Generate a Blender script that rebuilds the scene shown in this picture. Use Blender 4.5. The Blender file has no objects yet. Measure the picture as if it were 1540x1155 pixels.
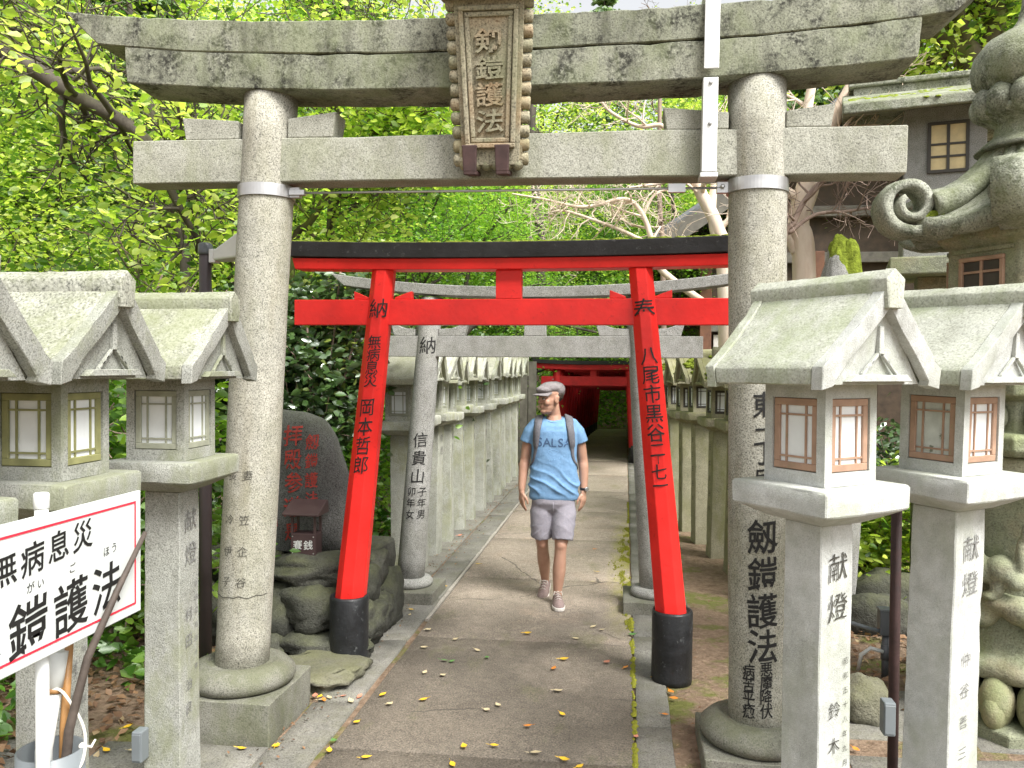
import bpy, bmesh, math, random
import numpy as np
from mathutils import Vector, Matrix, noise
from mathutils.bvhtree import BVHTree

PI = math.pi
SC = bpy.context.scene
COL = SC.collection

# ---------------------------------------------------------------- camera
F, YAW, PITCH, ROLL, EYE = 1250.0, 7.74, 1.15, 0.40, 1.85
th, ph, ro = math.radians(YAW), math.radians(PITCH), math.radians(ROLL)
FWD = Vector((-math.sin(th) * math.cos(ph), math.cos(th) * math.cos(ph), -math.sin(ph)))
R0 = Vector((math.cos(th), math.sin(th), 0))
U0 = R0.cross(FWD)
RT = math.cos(ro) * R0 + math.sin(ro) * U0
UP = -math.sin(ro) * R0 + math.cos(ro) * U0
CAMP = Vector((0, 0, EYE))
cam_d = bpy.data.cameras.new('camera')
cam = bpy.data.objects.new('camera', cam_d)
COL.objects.link(cam)
mw = Matrix((RT, UP, -FWD)).transposed().to_4x4()
mw.translation = CAMP
cam.matrix_world = mw
cam_d.sensor_width = 36.0
cam_d.lens = F / 1540 * 36.0
cam_d.clip_start = 0.05
cam_d.clip_end = 500
SC.camera = cam


def ray(px, py):
    return FWD + RT * ((px - 770) / F) + UP * ((577.5 - py) / F)


def gp(px, py, z=0.0):
    d = ray(px, py)
    return CAMP + d * ((z - EYE) / d.z)


def yp(px, py, y):
    d = ray(px, py)
    return CAMP + d * (y / d.y)


def xp(px, py, x):
    d = ray(px, py)
    return CAMP + d * (x / d.x)


# ---------------------------------------------------------------- world, sun, exposure
SUN_AZ = math.radians(132)      # clockwise from +Y, where the sun stands
SUN_EL = math.radians(52)
w = bpy.data.worlds.new('World')
SC.world = w
w.use_nodes = True
nt = w.node_tree
nt.nodes.clear()
sky = nt.nodes.new('ShaderNodeTexSky')
sky.sky_type = 'NISHITA'
sky.sun_disc = False
sky.sun_elevation = SUN_EL
sky.sun_rotation = SUN_AZ
sky.air_density = 1.0
sky.dust_density = 4.0
hs = nt.nodes.new('ShaderNodeHueSaturation')
hs.inputs['Saturation'].default_value = 0.12
bg = nt.nodes.new('ShaderNodeBackground')
bg.inputs['Strength'].default_value = 0.15
wo = nt.nodes.new('ShaderNodeOutputWorld')
nt.links.new(sky.outputs[0], hs.inputs['Color'])
nt.links.new(hs.outputs[0], bg.inputs[0])
nt.links.new(bg.outputs[0], wo.inputs[0])
sl = bpy.data.lights.new('sun', 'SUN')
sl.energy = 3.0
sl.angle = math.radians(24)
sl.color = (1.0, 0.97, 0.92)
sun = bpy.data.objects.new('sun', sl)
COL.objects.link(sun)
sd = Vector((math.sin(SUN_AZ) * math.cos(SUN_EL), math.cos(SUN_AZ) * math.cos(SUN_EL), math.sin(SUN_EL)))
sun.rotation_euler = (-sd).to_track_quat('-Z', 'Y').to_euler()
sun.location = sd * 30
vs = SC.view_settings
vs.view_transform = 'Standard'
vs.look = 'None'
vs.exposure = 1.0
vs.gamma = 1.0
vs.use_curve_mapping = False
SC.render.engine = 'CYCLES'
SC.cycles.use_denoising = True
SC.cycles.max_bounces = 8
SC.cycles.diffuse_bounces = 4
SC.cycles.transmission_bounces = 4
SC.cycles.transparent_max_bounces = 6
SC.cycles.caustics_reflective = False
SC.cycles.caustics_refractive = False

# ---------------------------------------------------------------- helpers


def tag(o, label=None, cat=None, group=None, kind=None):
    if label:
        o['label'] = label
    if cat:
        o['category'] = cat
    if group:
        o['group'] = group
    if kind:
        o['kind'] = kind
    return o


def thing(name, label, cat, loc=(0, 0, 0), rz=0.0, group=None):
    o = bpy.data.objects.new(name, None)
    COL.objects.link(o)
    o.location = loc
    o.rotation_euler = (0, 0, rz)
    o.empty_display_size = 0.1
    return tag(o, label, cat, group)


def link(name, me, mat=None, parent=None, loc=None, rot=None):
    o = bpy.data.objects.new(name, me)
    COL.objects.link(o)
    if mat is not None:
        if isinstance(mat, str):
            mat = M[mat]
        if len(me.materials) == 0:
            me.materials.append(mat)
        elif me.materials[0] != mat:
            o.material_slots[0].link = 'OBJECT'
            o.material_slots[0].material = mat
    if parent is not None:
        o.parent = parent
    if loc is not None:
        o.location = loc
    if rot is not None:
        o.rotation_euler = rot
    return o


def copy_tree(o, parent=None):
    c = o.copy()
    COL.objects.link(c)
    c.parent = parent
    for ch in list(o.children):
        copy_tree(ch, c)
    return c


def chip_edges(bm, amt, cut):
    """worn stone: finer mesh, knocked corners and slightly uneven faces"""
    for _ in range(4):
        es = [e for e in bm.edges if e.calc_length() > cut * 1.6]
        if not es:
            break
        bmesh.ops.subdivide_edges(bm, edges=es, cuts=1, use_grid_fill=True)
        bmesh.ops.triangulate(bm, faces=[f for f in bm.faces if len(f.verts) > 4])
    bm.normal_update()
    mv = []
    for v in bm.verts:
        fn = [f.normal for f in v.link_faces]
        sh = 1 - min((a.dot(v.normal) for a in fn), default=1)
        d = noise.noise_vector(v.co * 9) * amt * .10
        if sh > .012:
            n = max(0, noise.noise(v.co * 13 + Vector((3, 1, 7))) * .8 + noise.noise(v.co * 37) * .5 - .08)
            d = d - v.normal * amt * (.10 + 1.1 * n)
        mv.append((v, d))
    for v, d in mv:
        v.co += d
    for f in bm.faces:
        f.smooth = True
    for e in bm.edges:
        if len(e.link_faces) == 2 and e.calc_face_angle(0) > .55:
            e.smooth = False


class MB:
    """collects shapes into one mesh"""

    def __init__(self):
        self.v = []
        self.f = []
        self.s = []          # smooth flag per face

    def add(self, vs, fs, smooth=False, mat=None):
        b = len(self.v)
        if mat is not None:
            vs = [mat @ Vector(q) for q in vs]
        self.v += [tuple(q) for q in vs]
        self.f += [tuple(b + i for i in f) for f in fs]
        self.s += [smooth] * len(fs)
        return self

    def box(self, x0, x1, y0, y1, z0, z1, mat=None):
        vs = [(x, y, z) for z in (z0, z1) for y in (y0, y1) for x in (x0, x1)]
        fs = [(0, 2, 3, 1), (4, 5, 7, 6), (0, 1, 5, 4), (2, 6, 7, 3), (0, 4, 6, 2), (1, 3, 7, 5)]
        return self.add(vs, fs, False, mat)

    def rings(self, rings, close=True, cap0=True, cap1=True, smooth=True, mat=None):
        n = len(rings[0])
        vs = [p for r in rings for p in r]
        fs = []
        for i in range(len(rings) - 1):
            for j in range(n if close else n - 1):
                k = (j + 1) % n
                fs.append((i * n + j, i * n + k, (i + 1) * n + k, (i + 1) * n + j))
        b = len(self.f)
        self.add(vs, fs, smooth, mat)
        off = len(self.v) - len(vs)
        if cap0:
            self.f.append(tuple(off + j for j in reversed(range(n))))
            self.s.append(False)
        if cap1:
            self.f.append(tuple(off + (len(rings) - 1) * n + j for j in range(n)))
            self.s.append(False)
        return self

    def lathe(self, prof, n=24, c=(0, 0), smooth=True, mat=None, a0=0.0, sx=1.0, sy=1.0):
        rr = []
        for r, z in prof:
            rr.append([(c[0] + sx * r * math.cos(a0 + 2 * PI * j / n), c[1] + sy * r * math.sin(a0 + 2 * PI * j / n), z) for j in range(n)])
        return self.rings(rr, smooth=smooth, mat=mat)

    def tube(self, pts, rad, n=8, cap=True, smooth=True):
        pts = [Vector(p) for p in pts]
        if not isinstance(rad, (list, tuple)):
            rad = [rad] * len(pts)
        rr = []
        ref = None
        for i, p in enumerate(pts):
            t = (pts[min(i + 1, len(pts) - 1)] - pts[max(i - 1, 0)])
            if t.length < 1e-9:
                t = Vector((0, 0, 1))
            t.normalize()
            if ref is None:
                ref = t.orthogonal().normalized()
            else:
                ref = (ref - t * ref.dot(t))
                if ref.length < 1e-6:
                    ref = t.orthogonal()
                ref.normalize()
            b = t.cross(ref)
            rr.append([p + (ref * math.cos(2 * PI * j / n) + b * math.sin(2 * PI * j / n)) * rad[i] for j in range(n)])
        return self.rings(rr, cap0=cap, cap1=cap, smooth=smooth)

    def ell(self, c, r, mat=None, nu=12, nv=8):
        rr = []
        for i in range(nv + 1):
            a = -PI / 2 + PI * i / nv
            a = max(-PI / 2 + .05, min(PI / 2 - .05, a))
            rr.append([(math.cos(a) * math.cos(2 * PI * j / nu), math.cos(a) * math.sin(2 * PI * j / nu), math.sin(a)) for j in range(nu)])
        m = Matrix.Translation(c) @ (mat.to_4x4() if mat else Matrix.Identity(4)) @ Matrix.Diagonal((r[0], r[1], r[2], 1))
        return self.rings(rr, smooth=True, mat=m)

    def prism(self, poly, y0, y1, mat=None, axis='y', smooth=False):
        """poly in (a,b); extruded along the axis"""
        n = len(poly)

        def pt(a, b, t):
            return {'y': (a, t, b), 'x': (t, a, b), 'z': (a, b, t)}[axis]
        vs = [pt(a, b, y0) for a, b in poly] + [pt(a, b, y1) for a, b in poly]
        fs = [tuple(range(n)), tuple(range(2 * n - 1, n - 1, -1))]
        for i in range(n):
            j = (i + 1) % n
            fs.append((i, n + i, n + j, j))
        return self.add(vs, fs, smooth, mat)

    def mesh(self, name, bevel=0.0, seg=2, fix=True, wob=0.0, wscale=4.0, sub=0, angle=0.5, chip=0.0, cut=.035):
        me = bpy.data.meshes.new(name)
        me.from_pydata(self.v, [], self.f)
        bm = bmesh.new()
        bm.from_mesh(me)
        for f, s in zip(bm.faces, self.s):
            f.smooth = s
        if fix:
            bmesh.ops.recalc_face_normals(bm, faces=bm.faces)
        if bevel > 0:
            es = [e for e in bm.edges if len(e.link_faces) == 2 and e.calc_face_angle(0) > angle]
            bmesh.ops.bevel(bm, geom=es, offset=bevel, segments=seg, affect='EDGES', profile=0.5, clamp_overlap=True)
        if chip:
            chip_edges(bm, chip, cut)
        if sub:
            bmesh.ops.subdivide_edges(bm, edges=bm.edges, cuts=sub, use_grid_fill=True)
        if wob > 0:
            for v in bm.verts:
                v.co += noise.noise_vector(v.co * wscale + Vector((7.3, 1.1, 2.7))) * wob
        bm.to_mesh(me)
        bm.free()
        return me

    def build(self, name, mat, parent=None, loc=None, rot=None, **k):
        return link(name, self.mesh(name, **k), mat, parent, loc, rot)


def remesh(me, voxel, smooth_it=2, fac=0.5):
    """voxel remesh: joins overlapping closed pieces into one continuous surface"""
    o = bpy.data.objects.new('tmp_remesh', me)
    COL.objects.link(o)
    md = o.modifiers.new('r', 'REMESH')
    md.mode = 'VOXEL'
    md.voxel_size = voxel
    md.use_smooth_shade = True
    if smooth_it:
        s = o.modifiers.new('s', 'SMOOTH')
        s.iterations = smooth_it
        s.factor = fac
    dg = bpy.context.evaluated_depsgraph_get()
    out = bpy.data.meshes.new_from_object(o.evaluated_get(dg))
    bpy.data.objects.remove(o)
    for p in out.polygons:
        p.use_smooth = True
    return out


def spline(P, k=6):
    P = [Vector(p) for p in P]
    out = []
    for i in range(len(P) - 1):
        a, b, c, d = P[max(i - 1, 0)], P[i], P[i + 1], P[min(i + 2, len(P) - 1)]
        for q in range(k):
            s = q / k
            out.append(.5 * ((2 * b) + (c - a) * s + (2 * a - 5 * b + 4 * c - d) * s * s + (3 * b - a - 3 * c + d) * s ** 3))
    out.append(P[-1])
    return out


# ---------------------------------------------------------------- lettering
_GL = {}


def glyph(ch, bold=0.0):
    k = (ch, bold)
    if k in _GL:
        return _GL[k]
    cu = bpy.data.curves.new('g', 'FONT')
    cu.body = ch
    cu.size = 1
    cu.resolution_u = 3
    cu.offset = bold
    o = bpy.data.objects.new('g', cu)
    COL.objects.link(o)
    dg = bpy.context.evaluated_depsgraph_get()
    me = bpy.data.meshes.new_from_object(o.evaluated_get(dg))
    bpy.data.objects.remove(o)
    bm = bmesh.new()
    bm.from_mesh(me)
    bpy.data.meshes.remove(me)
    for ax in (0, 1):
        for k2 in range(-2, 24):
            nrm = (1, 0, 0) if ax == 0 else (0, 1, 0)
            p = (k2 * .05, 0, 0) if ax == 0 else (0, k2 * .05, 0)
            bmesh.ops.bisect_plane(bm, geom=bm.verts[:] + bm.edges[:] + bm.faces[:], plane_co=p, plane_no=nrm)
    bmesh.ops.remove_doubles(bm, verts=bm.verts, dist=1e-5)
    xs = [v.co.x for v in bm.verts]
    cx = (min(xs) + max(xs)) / 2
    cy = .38 if ord(ch) > 0x2fff else .35
    vs = [(v.co.x - cx, v.co.y - cy) for v in bm.verts]
    bm.verts.index_update()
    fs = [tuple(v.index for v in f.verts) for f in bm.faces]
    bm.free()
    _GL[k] = (vs, fs)
    return _GL[k]


def lettering(name, items, fmap, mat, parent, bold=0.0, slant=0.10, wob=0.03, lift=0.0015, relief=0.0):
    """items: (char, u, v, size[, xscale]); fmap(u, v) -> (point, normal) on the surface that carries the writing"""
    rng = random.Random(ord(items[0][0]) % 999 + len(items))
    for it in items:
        vs, fs = [], []
        ch, cu, cv, sz = it[:4]
        xs = it[4] if len(it) > 4 else 1.0
        gv, gf = glyph(ch, bold)
        off = Vector((rng.random() * 50, rng.random() * 50, 0))
        n = len(gv)
        lo = []
        for (x, y) in gv:
            d = noise.noise_vector(Vector((x * 3, y * 3, 0)) + off) * wob
            xx, yy = x + d.x, y + d.y + slant * x
            p, nn = fmap(cu + xx * sz * xs, cv + yy * sz)
            vs.append(p + nn * (lift + relief))
            if relief:
                lo.append(p - nn * 0.004)
        fs += gf
        if relief:
            vs += lo
            ed = {}
            for f in gf:
                for i in range(len(f)):
                    ed[(f[i], f[(i + 1) % len(f)])] = 1
            for (a, c) in ed:
                if (c, a) not in ed:
                    fs.append((a, n + a, n + c, c))
        me = bpy.data.meshes.new(name)
        me.from_pydata([tuple(q) for q in vs], [], fs)
        link(name, me, mat, parent)


def plane_map(o, du, dv):
    o, du, dv = Vector(o), Vector(du), Vector(dv)
    n = du.cross(dv).normalized()
    return lambda u, v: (o + du * u + dv * v, n)


def pillar_map(p0, p1, r0, r1, face):
    """u measured round the pillar from direction face (angle), v = height z"""
    p0, p1 = Vector(p0), Vector(p1)

    def fm(u, v):
        t = (v - p0.z) / (p1.z - p0.z)
        c = p0.lerp(p1, t)
        r = r0 + (r1 - r0) * t
        a = face + u / r
        n = Vector((math.cos(a), math.sin(a), 0))
        return c + n * r, n
    return fm


def bvh_map(me, origin_fn, direction):
    bm = bmesh.new()
    bm.from_mesh(me)
    t = BVHTree.FromBMesh(bm)
    bm.free()
    d = Vector(direction).normalized()
    last = [t.find_nearest(origin_fn(0, 0.3))[0]]

    def fm(u, v):
        o = origin_fn(u, v)
        h = t.ray_cast(o, d)
        if h[0] is None:
            return last[0], -d
        last[0] = h[0]
        return h[0], -d
    return fm


def col_items(text, u, v0, v1, size, xs=1.0):
    n = len(text)
    return [(c, u, v0 + (v1 - v0) * (i / max(1, n - 1)), size, xs) for i, c in enumerate(text) if c != ' ']
# ---------------------------------------------------------------- materials
M = {}


class NT:
    def __init__(self, name):
        m = bpy.data.materials.new(name)
        m.use_nodes = True
        self.m = m
        self.t = m.node_tree
        self.t.nodes.clear()
        self.out = self.n('ShaderNodeOutputMaterial')
        M[name] = m

    def n(self, typ, **k):
        nd = self.t.nodes.new(typ)
        for a, b in k.items():
            setattr(nd, a, b)
        return nd

    def l(self, a, b):
        self.t.links.new(a, b)

    def coords(self, rnd=True):
        tc = self.n('ShaderNodeTexCoord')
        if not rnd:
            return tc.outputs['Object']
        oi = self.n('ShaderNodeObjectInfo')
        mu = self.n('ShaderNodeMath', operation='MULTIPLY')
        mu.inputs[1].default_value = 37.0
        self.l(oi.outputs['Random'], mu.inputs[0])
        ad = self.n('ShaderNodeVectorMath', operation='ADD')
        self.l(tc.outputs['Object'], ad.inputs[0])
        self.l(mu.outputs[0], ad.inputs[1])
        return ad.outputs[0]

    def noise(self, vec, scale, detail=3, rough=.55, squash=None):
        if squash:
            mp = self.n('ShaderNodeMapping')
            mp.inputs['Scale'].default_value = squash
            self.l(vec, mp.inputs['Vector'])
            vec = mp.outputs[0]
        nz = self.n('ShaderNodeTexNoise')
        nz.inputs['Scale'].default_value = scale
        nz.inputs['Detail'].default_value = detail
        nz.inputs['Roughness'].default_value = rough
        self.l(vec, nz.inputs['Vector'])
        return nz.outputs['Fac']

    def ramp(self, fac, stops):
        r = self.n('ShaderNodeValToRGB')
        while len(r.color_ramp.elements) < len(stops):
            r.color_ramp.elements.new(.5)
        for e, (p, c) in zip(r.color_ramp.elements, stops):
            e.position = p
            e.color = (*c, 1) if len(c) == 3 else c
        self.l(fac, r.inputs[0])
        return r.outputs[0]

    def rng(self, fac, a, b, lo=0.0, hi=1.0):
        r = self.n('ShaderNodeMapRange')
        r.inputs['From Min'].default_value = a
        r.inputs['From Max'].default_value = b
        r.inputs['To Min'].default_value = lo
        r.inputs['To Max'].default_value = hi
        self.l(fac, r.inputs['Value'])
        return r.outputs[0]

    def mul(self, a, b):
        m = self.n('ShaderNodeMath', operation='MULTIPLY')
        for i, q in ((0, a), (1, b)):
            if isinstance(q, (int, float)):
                m.inputs[i].default_value = q
            else:
                self.l(q, m.inputs[i])
        return m.outputs[0]

    def mix(self, fac, a, b, mode='MIX'):
        m = self.n('ShaderNodeMix', data_type='RGBA', blend_type=mode)
        for i, q in ((0, fac), (6, a), (7, b)):
            if isinstance(q, (int, float)):
                m.inputs[i].default_value = q
            elif isinstance(q, tuple):
                m.inputs[i].default_value = (*q, 1) if len(q) == 3 else q
            else:
                self.l(q, m.inputs[i])
        return m.outputs[2]

    def bump(self, h, dist, strength=1.0, nrm=None):
        b = self.n('ShaderNodeBump')
        b.inputs['Distance'].default_value = dist
        b.inputs['Strength'].default_value = strength
        self.l(h, b.inputs['Height'])
        if nrm is not None:
            self.l(nrm, b.inputs['Normal'])
        return b.outputs[0]

    def upmask(self, a=.2, b=.9):
        g = self.n('ShaderNodeNewGeometry')
        s = self.n('ShaderNodeSeparateXYZ')
        self.l(g.outputs['Normal'], s.inputs[0])
        return self.rng(s.outputs['Z'], a, b)

    def bsdf(self, color, rough=.8, nrm=None, metal=0.0, spec=.3, **k):
        p = self.n('ShaderNodeBsdfPrincipled')
        for q, s in ((color, 'Base Color'), (rough, 'Roughness'), (metal, 'Metallic'), (spec, 'Specular IOR Level')):
            if isinstance(q, (int, float)):
                p.inputs[s].default_value = q
            elif isinstance(q, tuple):
                p.inputs[s].default_value = (*q, 1)
            else:
                self.l(q, p.inputs[s])
        if nrm is not None:
            self.l(nrm, p.inputs['Normal'])
        for a, b in k.items():
            p.inputs[a].default_value = b
        self.l(p.outputs[0], self.out.inputs['Surface'])
        return p


def stone(name, c1, c2, speck=.35, sscale=170, moss=(.10, .13, .035), mossup=0.0, mossany=0.0, dark=0.0, darkc=(.035, .035, .028), streak=0.0, streakc=(.16, .13, .07), bump=.002, rough=.85, orange=0.0, grime=.45):
    t = NT(name)
    v = t.coords()
    big = t.noise(v, 2.6, 4, .6)
    col = t.mix(t.rng(big, .3, .7), c1, c2)
    fine = t.noise(v, sscale, 2, .6)
    sp = t.ramp(fine, [(.30, (1 - speck * 1.5,) * 3), (.45, (1 - speck * .35,) * 3), (.55, (1.0,) * 3), (.72, (1 + speck * .6,) * 3)])
    col = t.mix(1.0, col, sp, 'MULTIPLY')
    mid = t.noise(v, 14, 5, .65)
    col = t.mix(1.0, col, t.ramp(mid, [(.3, (.80, .80, .78)), (.65, (1.06, 1.06, 1.06))]), 'MULTIPLY')
    if streak:
        st = t.noise(v, 9, 3, .6, (1, 1, .12))
        col = t.mix(t.rng(st, .55, .75, 0, streak), col, streakc)
    if orange:
        on = t.noise(v, 3.3, 3, .5)
        col = t.mix(t.rng(on, .5, .72, 0, orange), col, (.42, .22, .09))
    if dark:
        dn = t.noise(v, 7, 6, .72)
        dn2 = t.noise(v, 45, 3, .7)
        dm = t.mul(t.rng(dn, .46, .60, 0, dark), t.rng(dn2, .35, .55))
        col = t.mix(dm, col, darkc)
    if grime:
        gr = t.noise(v, 3.2, 7, .72, (1, 1, .45))
        col = t.mix(t.rng(gr, .50, .68, 0, grime), col, t.mix(1.0, col, (.42, .42, .36), 'MULTIPLY'))
    if mossup or mossany:
        mn = t.noise(v, 4.5, 5, .65)
        if mossup:
            mm = t.mul(t.rng(mn, .34, .62, 0, mossup), t.upmask(.05, .6))
            col = t.mix(mm, col, moss)
        if mossany:
            mn2 = t.noise(v, 3.1, 6, .7, (1, 1, .55))
            col = t.mix(t.rng(mn2, .47, .62, 0, mossany), col, moss)
    nb = t.bump(mid, bump * 3.0, .7)
    nb = t.bump(fine, bump, .8, nb)
    t.bsdf(col, rough, nb)
    return t.m


GREY = (.36, .35, .31)
stone('granite', (.42, .405, .345), (.35, .345, .30), .50, 150, streak=.35, streakc=(.21, .18, .11), mossany=.22, moss=(.20, .20, .10))
stone('granite_beam', (.40, .40, .345), (.34, .34, .29), .42, 160, dark=.12, mossany=.35, moss=(.21, .23, .12))
stone('granite_lichen', (.33, .335, .275), (.235, .25, .185), .40, 120, dark=1.0, mossany=.45, moss=(.19, .22, .11), streak=.75, streakc=(.06, .06, .045))
stone('granite_base', (.25, .245, .21), (.17, .17, .14), .40, 150, mossup=.25, mossany=.5, moss=(.11, .12, .06), dark=.3)
stone('granite_grey', (.36, .36, .34), (.30, .30, .285), .55, 190, mossany=.12, moss=(.2, .22, .13))
stone('plaque_stone', (.38, .345, .25), (.30, .28, .20), .50, 110, mossany=.55, moss=(.19, .20, .11), orange=.45, dark=.25)
stone('lantern_pale', (.56, .57, .56), (.47, .485, .465), .18, 260, mossany=.35, moss=(.30, .33, .22), mossup=.35)
stone('lantern_roof_pale', (.49, .50, .45), (.40, .415, .34), .25, 120, mossany=.6, moss=(.25, .29, .16), dark=.10, darkc=(.08, .10, .04))
stone('lantern_green', (.42, .425, .395), (.32, .33, .295), .40, 190, mossany=.65, moss=(.20, .215, .12), mossup=.3, dark=.2)
stone('lantern_roof_green', (.43, .43, .38), (.33, .335, .28), .50, 110, mossany=.6, moss=(.21, .23, .125), mossup=.2, dark=.55, darkc=(.09, .10, .04))
stone('lantern_row', (.50, .505, .455), (.40, .41, .35), .35, 170, mossany=.6, moss=(.26, .27, .14), dark=.12)
stone('lantern_row_roof', (.56, .555, .47), (.47, .475, .38), .22, 130, mossany=.4, moss=(.28, .29, .15), dark=.18)
stone('lantern_mossy', (.40, .375, .27), (.30, .29, .19), .35, 170, mossany=.7, moss=(.20, .20, .08), mossup=.8, dark=.15)
stone('carved_old', (.44, .45, .385), (.30, .315, .25), .45, 120, mossany=.5, moss=(.18, .205, .095), mossup=.35, dark=.8, streak=.5, streakc=(.05, .055, .03), bump=.005, grime=.7, darkc=(.04, .05, .025))
stone('carved_low', (.34, .35, .26), (.25, .27, .18), .30, 120, mossany=.6, moss=(.20, .23, .10), mossup=.3, dark=.45, orange=.25, bump=.004, grime=.6)
stone('boulder', (.17, .17, .165), (.11, .112, .108), .55, 130, dark=.35, bump=.004, mossup=.15)
stone('rubble', (.10, .10, .085), (.05, .052, .042), .35, 90, dark=.6, darkc=(.015, .015, .012), mossup=.4, moss=(.13, .14, .06), bump=.008)
stone('flat_rock', (.20, .19, .145), (.13, .13, .09), .30, 90, mossup=.5, moss=(.15, .155, .065), dark=.3, bump=.006)
stone('kerb_stone', (.26, .25, .22), (.19, .185, .165), .38, 130, dark=.35, mossany=.25, moss=(.13, .13, .06), bump=.003)
stone('tile_grey', (.20, .21, .22), (.13, .14, .15), .15, 60, dark=.2, bump=.002)


def plain(name, col, rough=.6, var=.15, vscale=8, metal=0.0, bump=0.0, bscale=40, spec=.4, chips=None, chipamt=.6):
    t = NT(name)
    v = t.coords()
    n1 = t.noise(v, vscale, 4, .6)
    c = t.mix(1.0, col, t.ramp(n1, [(.3, (1 - var,) * 3), (.7, (1 + var,) * 3)]), 'MULTIPLY')
    if chips:
        n2 = t.noise(v, 22, 6, .75)
        c = t.mix(t.rng(n2, .60, .66, 0, chipamt), c, chips)
    nb = None
    if bump:
        nb = t.bump(t.noise(v, bscale, 3, .6), bump)
    t.bsdf(c, t.rng(n1, .3, .7, rough - .08, rough + .08), nb, metal, spec)
    return t.m


plain('vermilion', (.76, .022, .018), .45, .20, 3, bump=.002, bscale=22, chips=(.45, .012, .012), chipamt=.5)
plain('vermilion_old', (.40, .012, .015), .6, .3, 5, bump=.002)
plain('black_paint', (.022, .022, .024), .55, .35, 7, bump=.002, chips=(.12, .12, .12), chipamt=.5)
plain('black_sleeve', (.016, .017, .019), .45, .4, 9, bump=.003, chips=(.15, .16, .16), chipamt=.55)
plain('ink', (.012, .012, .012), .6, .3, 30)
plain('crack_and_groove_shade', (.05, .048, .04), .8, .3, 40)  # dark colour painted for shade in cut letters; also colours the pillar crack
plain('groove_shade_faint', (.17, .17, .165), .8, .3, 40)  # paler colour painted for shade in lightly cut letters
plain('ink_red', (.33, .045, .035), .8, .35, 30)
plain('white_paint', (.62, .64, .62), .4, .03, 5)
plain('sign_white', (.60, .635, .62), .35, .03, 3)
plain('sign_red', (.72, .03, .06), .4, .05, 5)
plain('steel', (.50, .50, .50), .38, .12, 12, metal=.75)
plain('zinc', (.62, .63, .62), .45, .10, 6, metal=.25)
plain('rust_brown', (.055, .030, .028), .7, .3, 20, bump=.001)
plain('brown_metal', (.060, .036, .036), .45, .15, 10)
plain('pole_brown', (.075, .06, .062), .5, .15, 6)
plain('pane', (.72, .75, .76), .35, .06, 10, spec=.5)
plain('pane_dirty', (.50, .53, .50), .4, .2, 14, spec=.5, chips=(.08, .10, .05), chipamt=.8)
plain('pane_amber', (.62, .50, .26), .4, .2, 9)
plain('frame_wood', (.36, .23, .16), .6, .2, 14, chips=(.22, .22, .12), chipamt=.5)
plain('frame_green', (.23, .23, .10), .7, .25, 14)
plain('frame_grey', (.30, .31, .24), .7, .2, 14)
plain('frame_dark', (.055, .05, .042), .6, .2, 14)
plain('grey_plastic', (.16, .18, .19), .4, .08, 6)
plain('dark_plastic', (.10, .11, .12), .35, .1, 6)
plain('rope', (.72, .70, .62), .8, .1, 60)
plain('stick_dark', (.07, .055, .045), .7, .3, 25, bump=.002)
plain('stick_bamboo', (.36, .19, .07), .5, .25, 20, bump=.001)
plain('timber_dark', (.075, .052, .036), .7, .35, 8, bump=.002)
plain('timber_brown', (.16, .075, .045), .7, .3, 8, bump=.002)
plain('timber_grey', (.14, .13, .11), .8, .3, 8, bump=.002)
plain('plaster', (.62, .60, .56), .8, .06, 3)
plain('gold', (.45, .30, .08), .5, .2, 12)
plain('moss', (.19, .24, .03), .95, .45, 26, bump=.012, bscale=70, spec=.1)
plain('moss_dark', (.10, .14, .025), .95, .45, 26, bump=.01, bscale=70, spec=.1)


def bark(name, c1, c2, moss=0.0, scale=9):
    t = NT(name)
    v = t.coords()
    a = t.noise(v, scale, 5, .65, (1, 1, .3))
    c = t.mix(t.rng(a, .35, .65), c1, c2)
    if moss:
        c = t.mix(t.rng(t.noise(v, 2.5, 4), .5, .62, 0, moss), c, (.15, .17, .04))
    t.bsdf(c, .85, t.bump(a, .012))
    return t.m


bark('bark_dark', (.050, .042, .034), (.105, .09, .072), .25)
bark('bark_pale', (.80, .70, .58), (.58, .45, .34), .0, 5)
bark('bark_twig', (.22, .16, .13), (.33, .25, .20))
bark('bark_moss', (.09, .075, .05), (.15, .12, .08), .8)


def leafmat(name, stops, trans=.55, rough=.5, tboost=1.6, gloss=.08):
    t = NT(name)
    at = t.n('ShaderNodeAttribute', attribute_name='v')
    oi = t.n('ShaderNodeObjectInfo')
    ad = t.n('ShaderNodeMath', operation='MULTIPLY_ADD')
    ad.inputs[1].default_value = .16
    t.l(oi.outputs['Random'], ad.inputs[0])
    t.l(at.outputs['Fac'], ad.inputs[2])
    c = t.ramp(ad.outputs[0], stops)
    d = t.n('ShaderNodeBsdfDiffuse')
    t.l(c, d.inputs[0])
    tr = t.n('ShaderNodeBsdfTranslucent')
    c2 = t.mix(1.0, c, (tboost, tboost * 1.05, tboost * .7), 'MULTIPLY')
    t.l(c2, tr.inputs[0])
    g = t.n('ShaderNodeBsdfGlossy')
    g.inputs['Roughness'].default_value = rough
    g.inputs['Color'].default_value = (.6, .65, .6, 1)
    m1 = t.n('ShaderNodeMixShader')
    m1.inputs[0].default_value = trans
    t.l(d.outputs[0], m1.inputs[1])
    t.l(tr.outputs[0], m1.inputs[2])
    m2 = t.n('ShaderNodeMixShader')
    m2.inputs[0].default_value = gloss
    t.l(m1.outputs[0], m2.inputs[1])
    t.l(g.outputs[0], m2.inputs[2])
    t.l(m2.outputs[0], t.out.inputs['Surface'])
    return t.m


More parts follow.
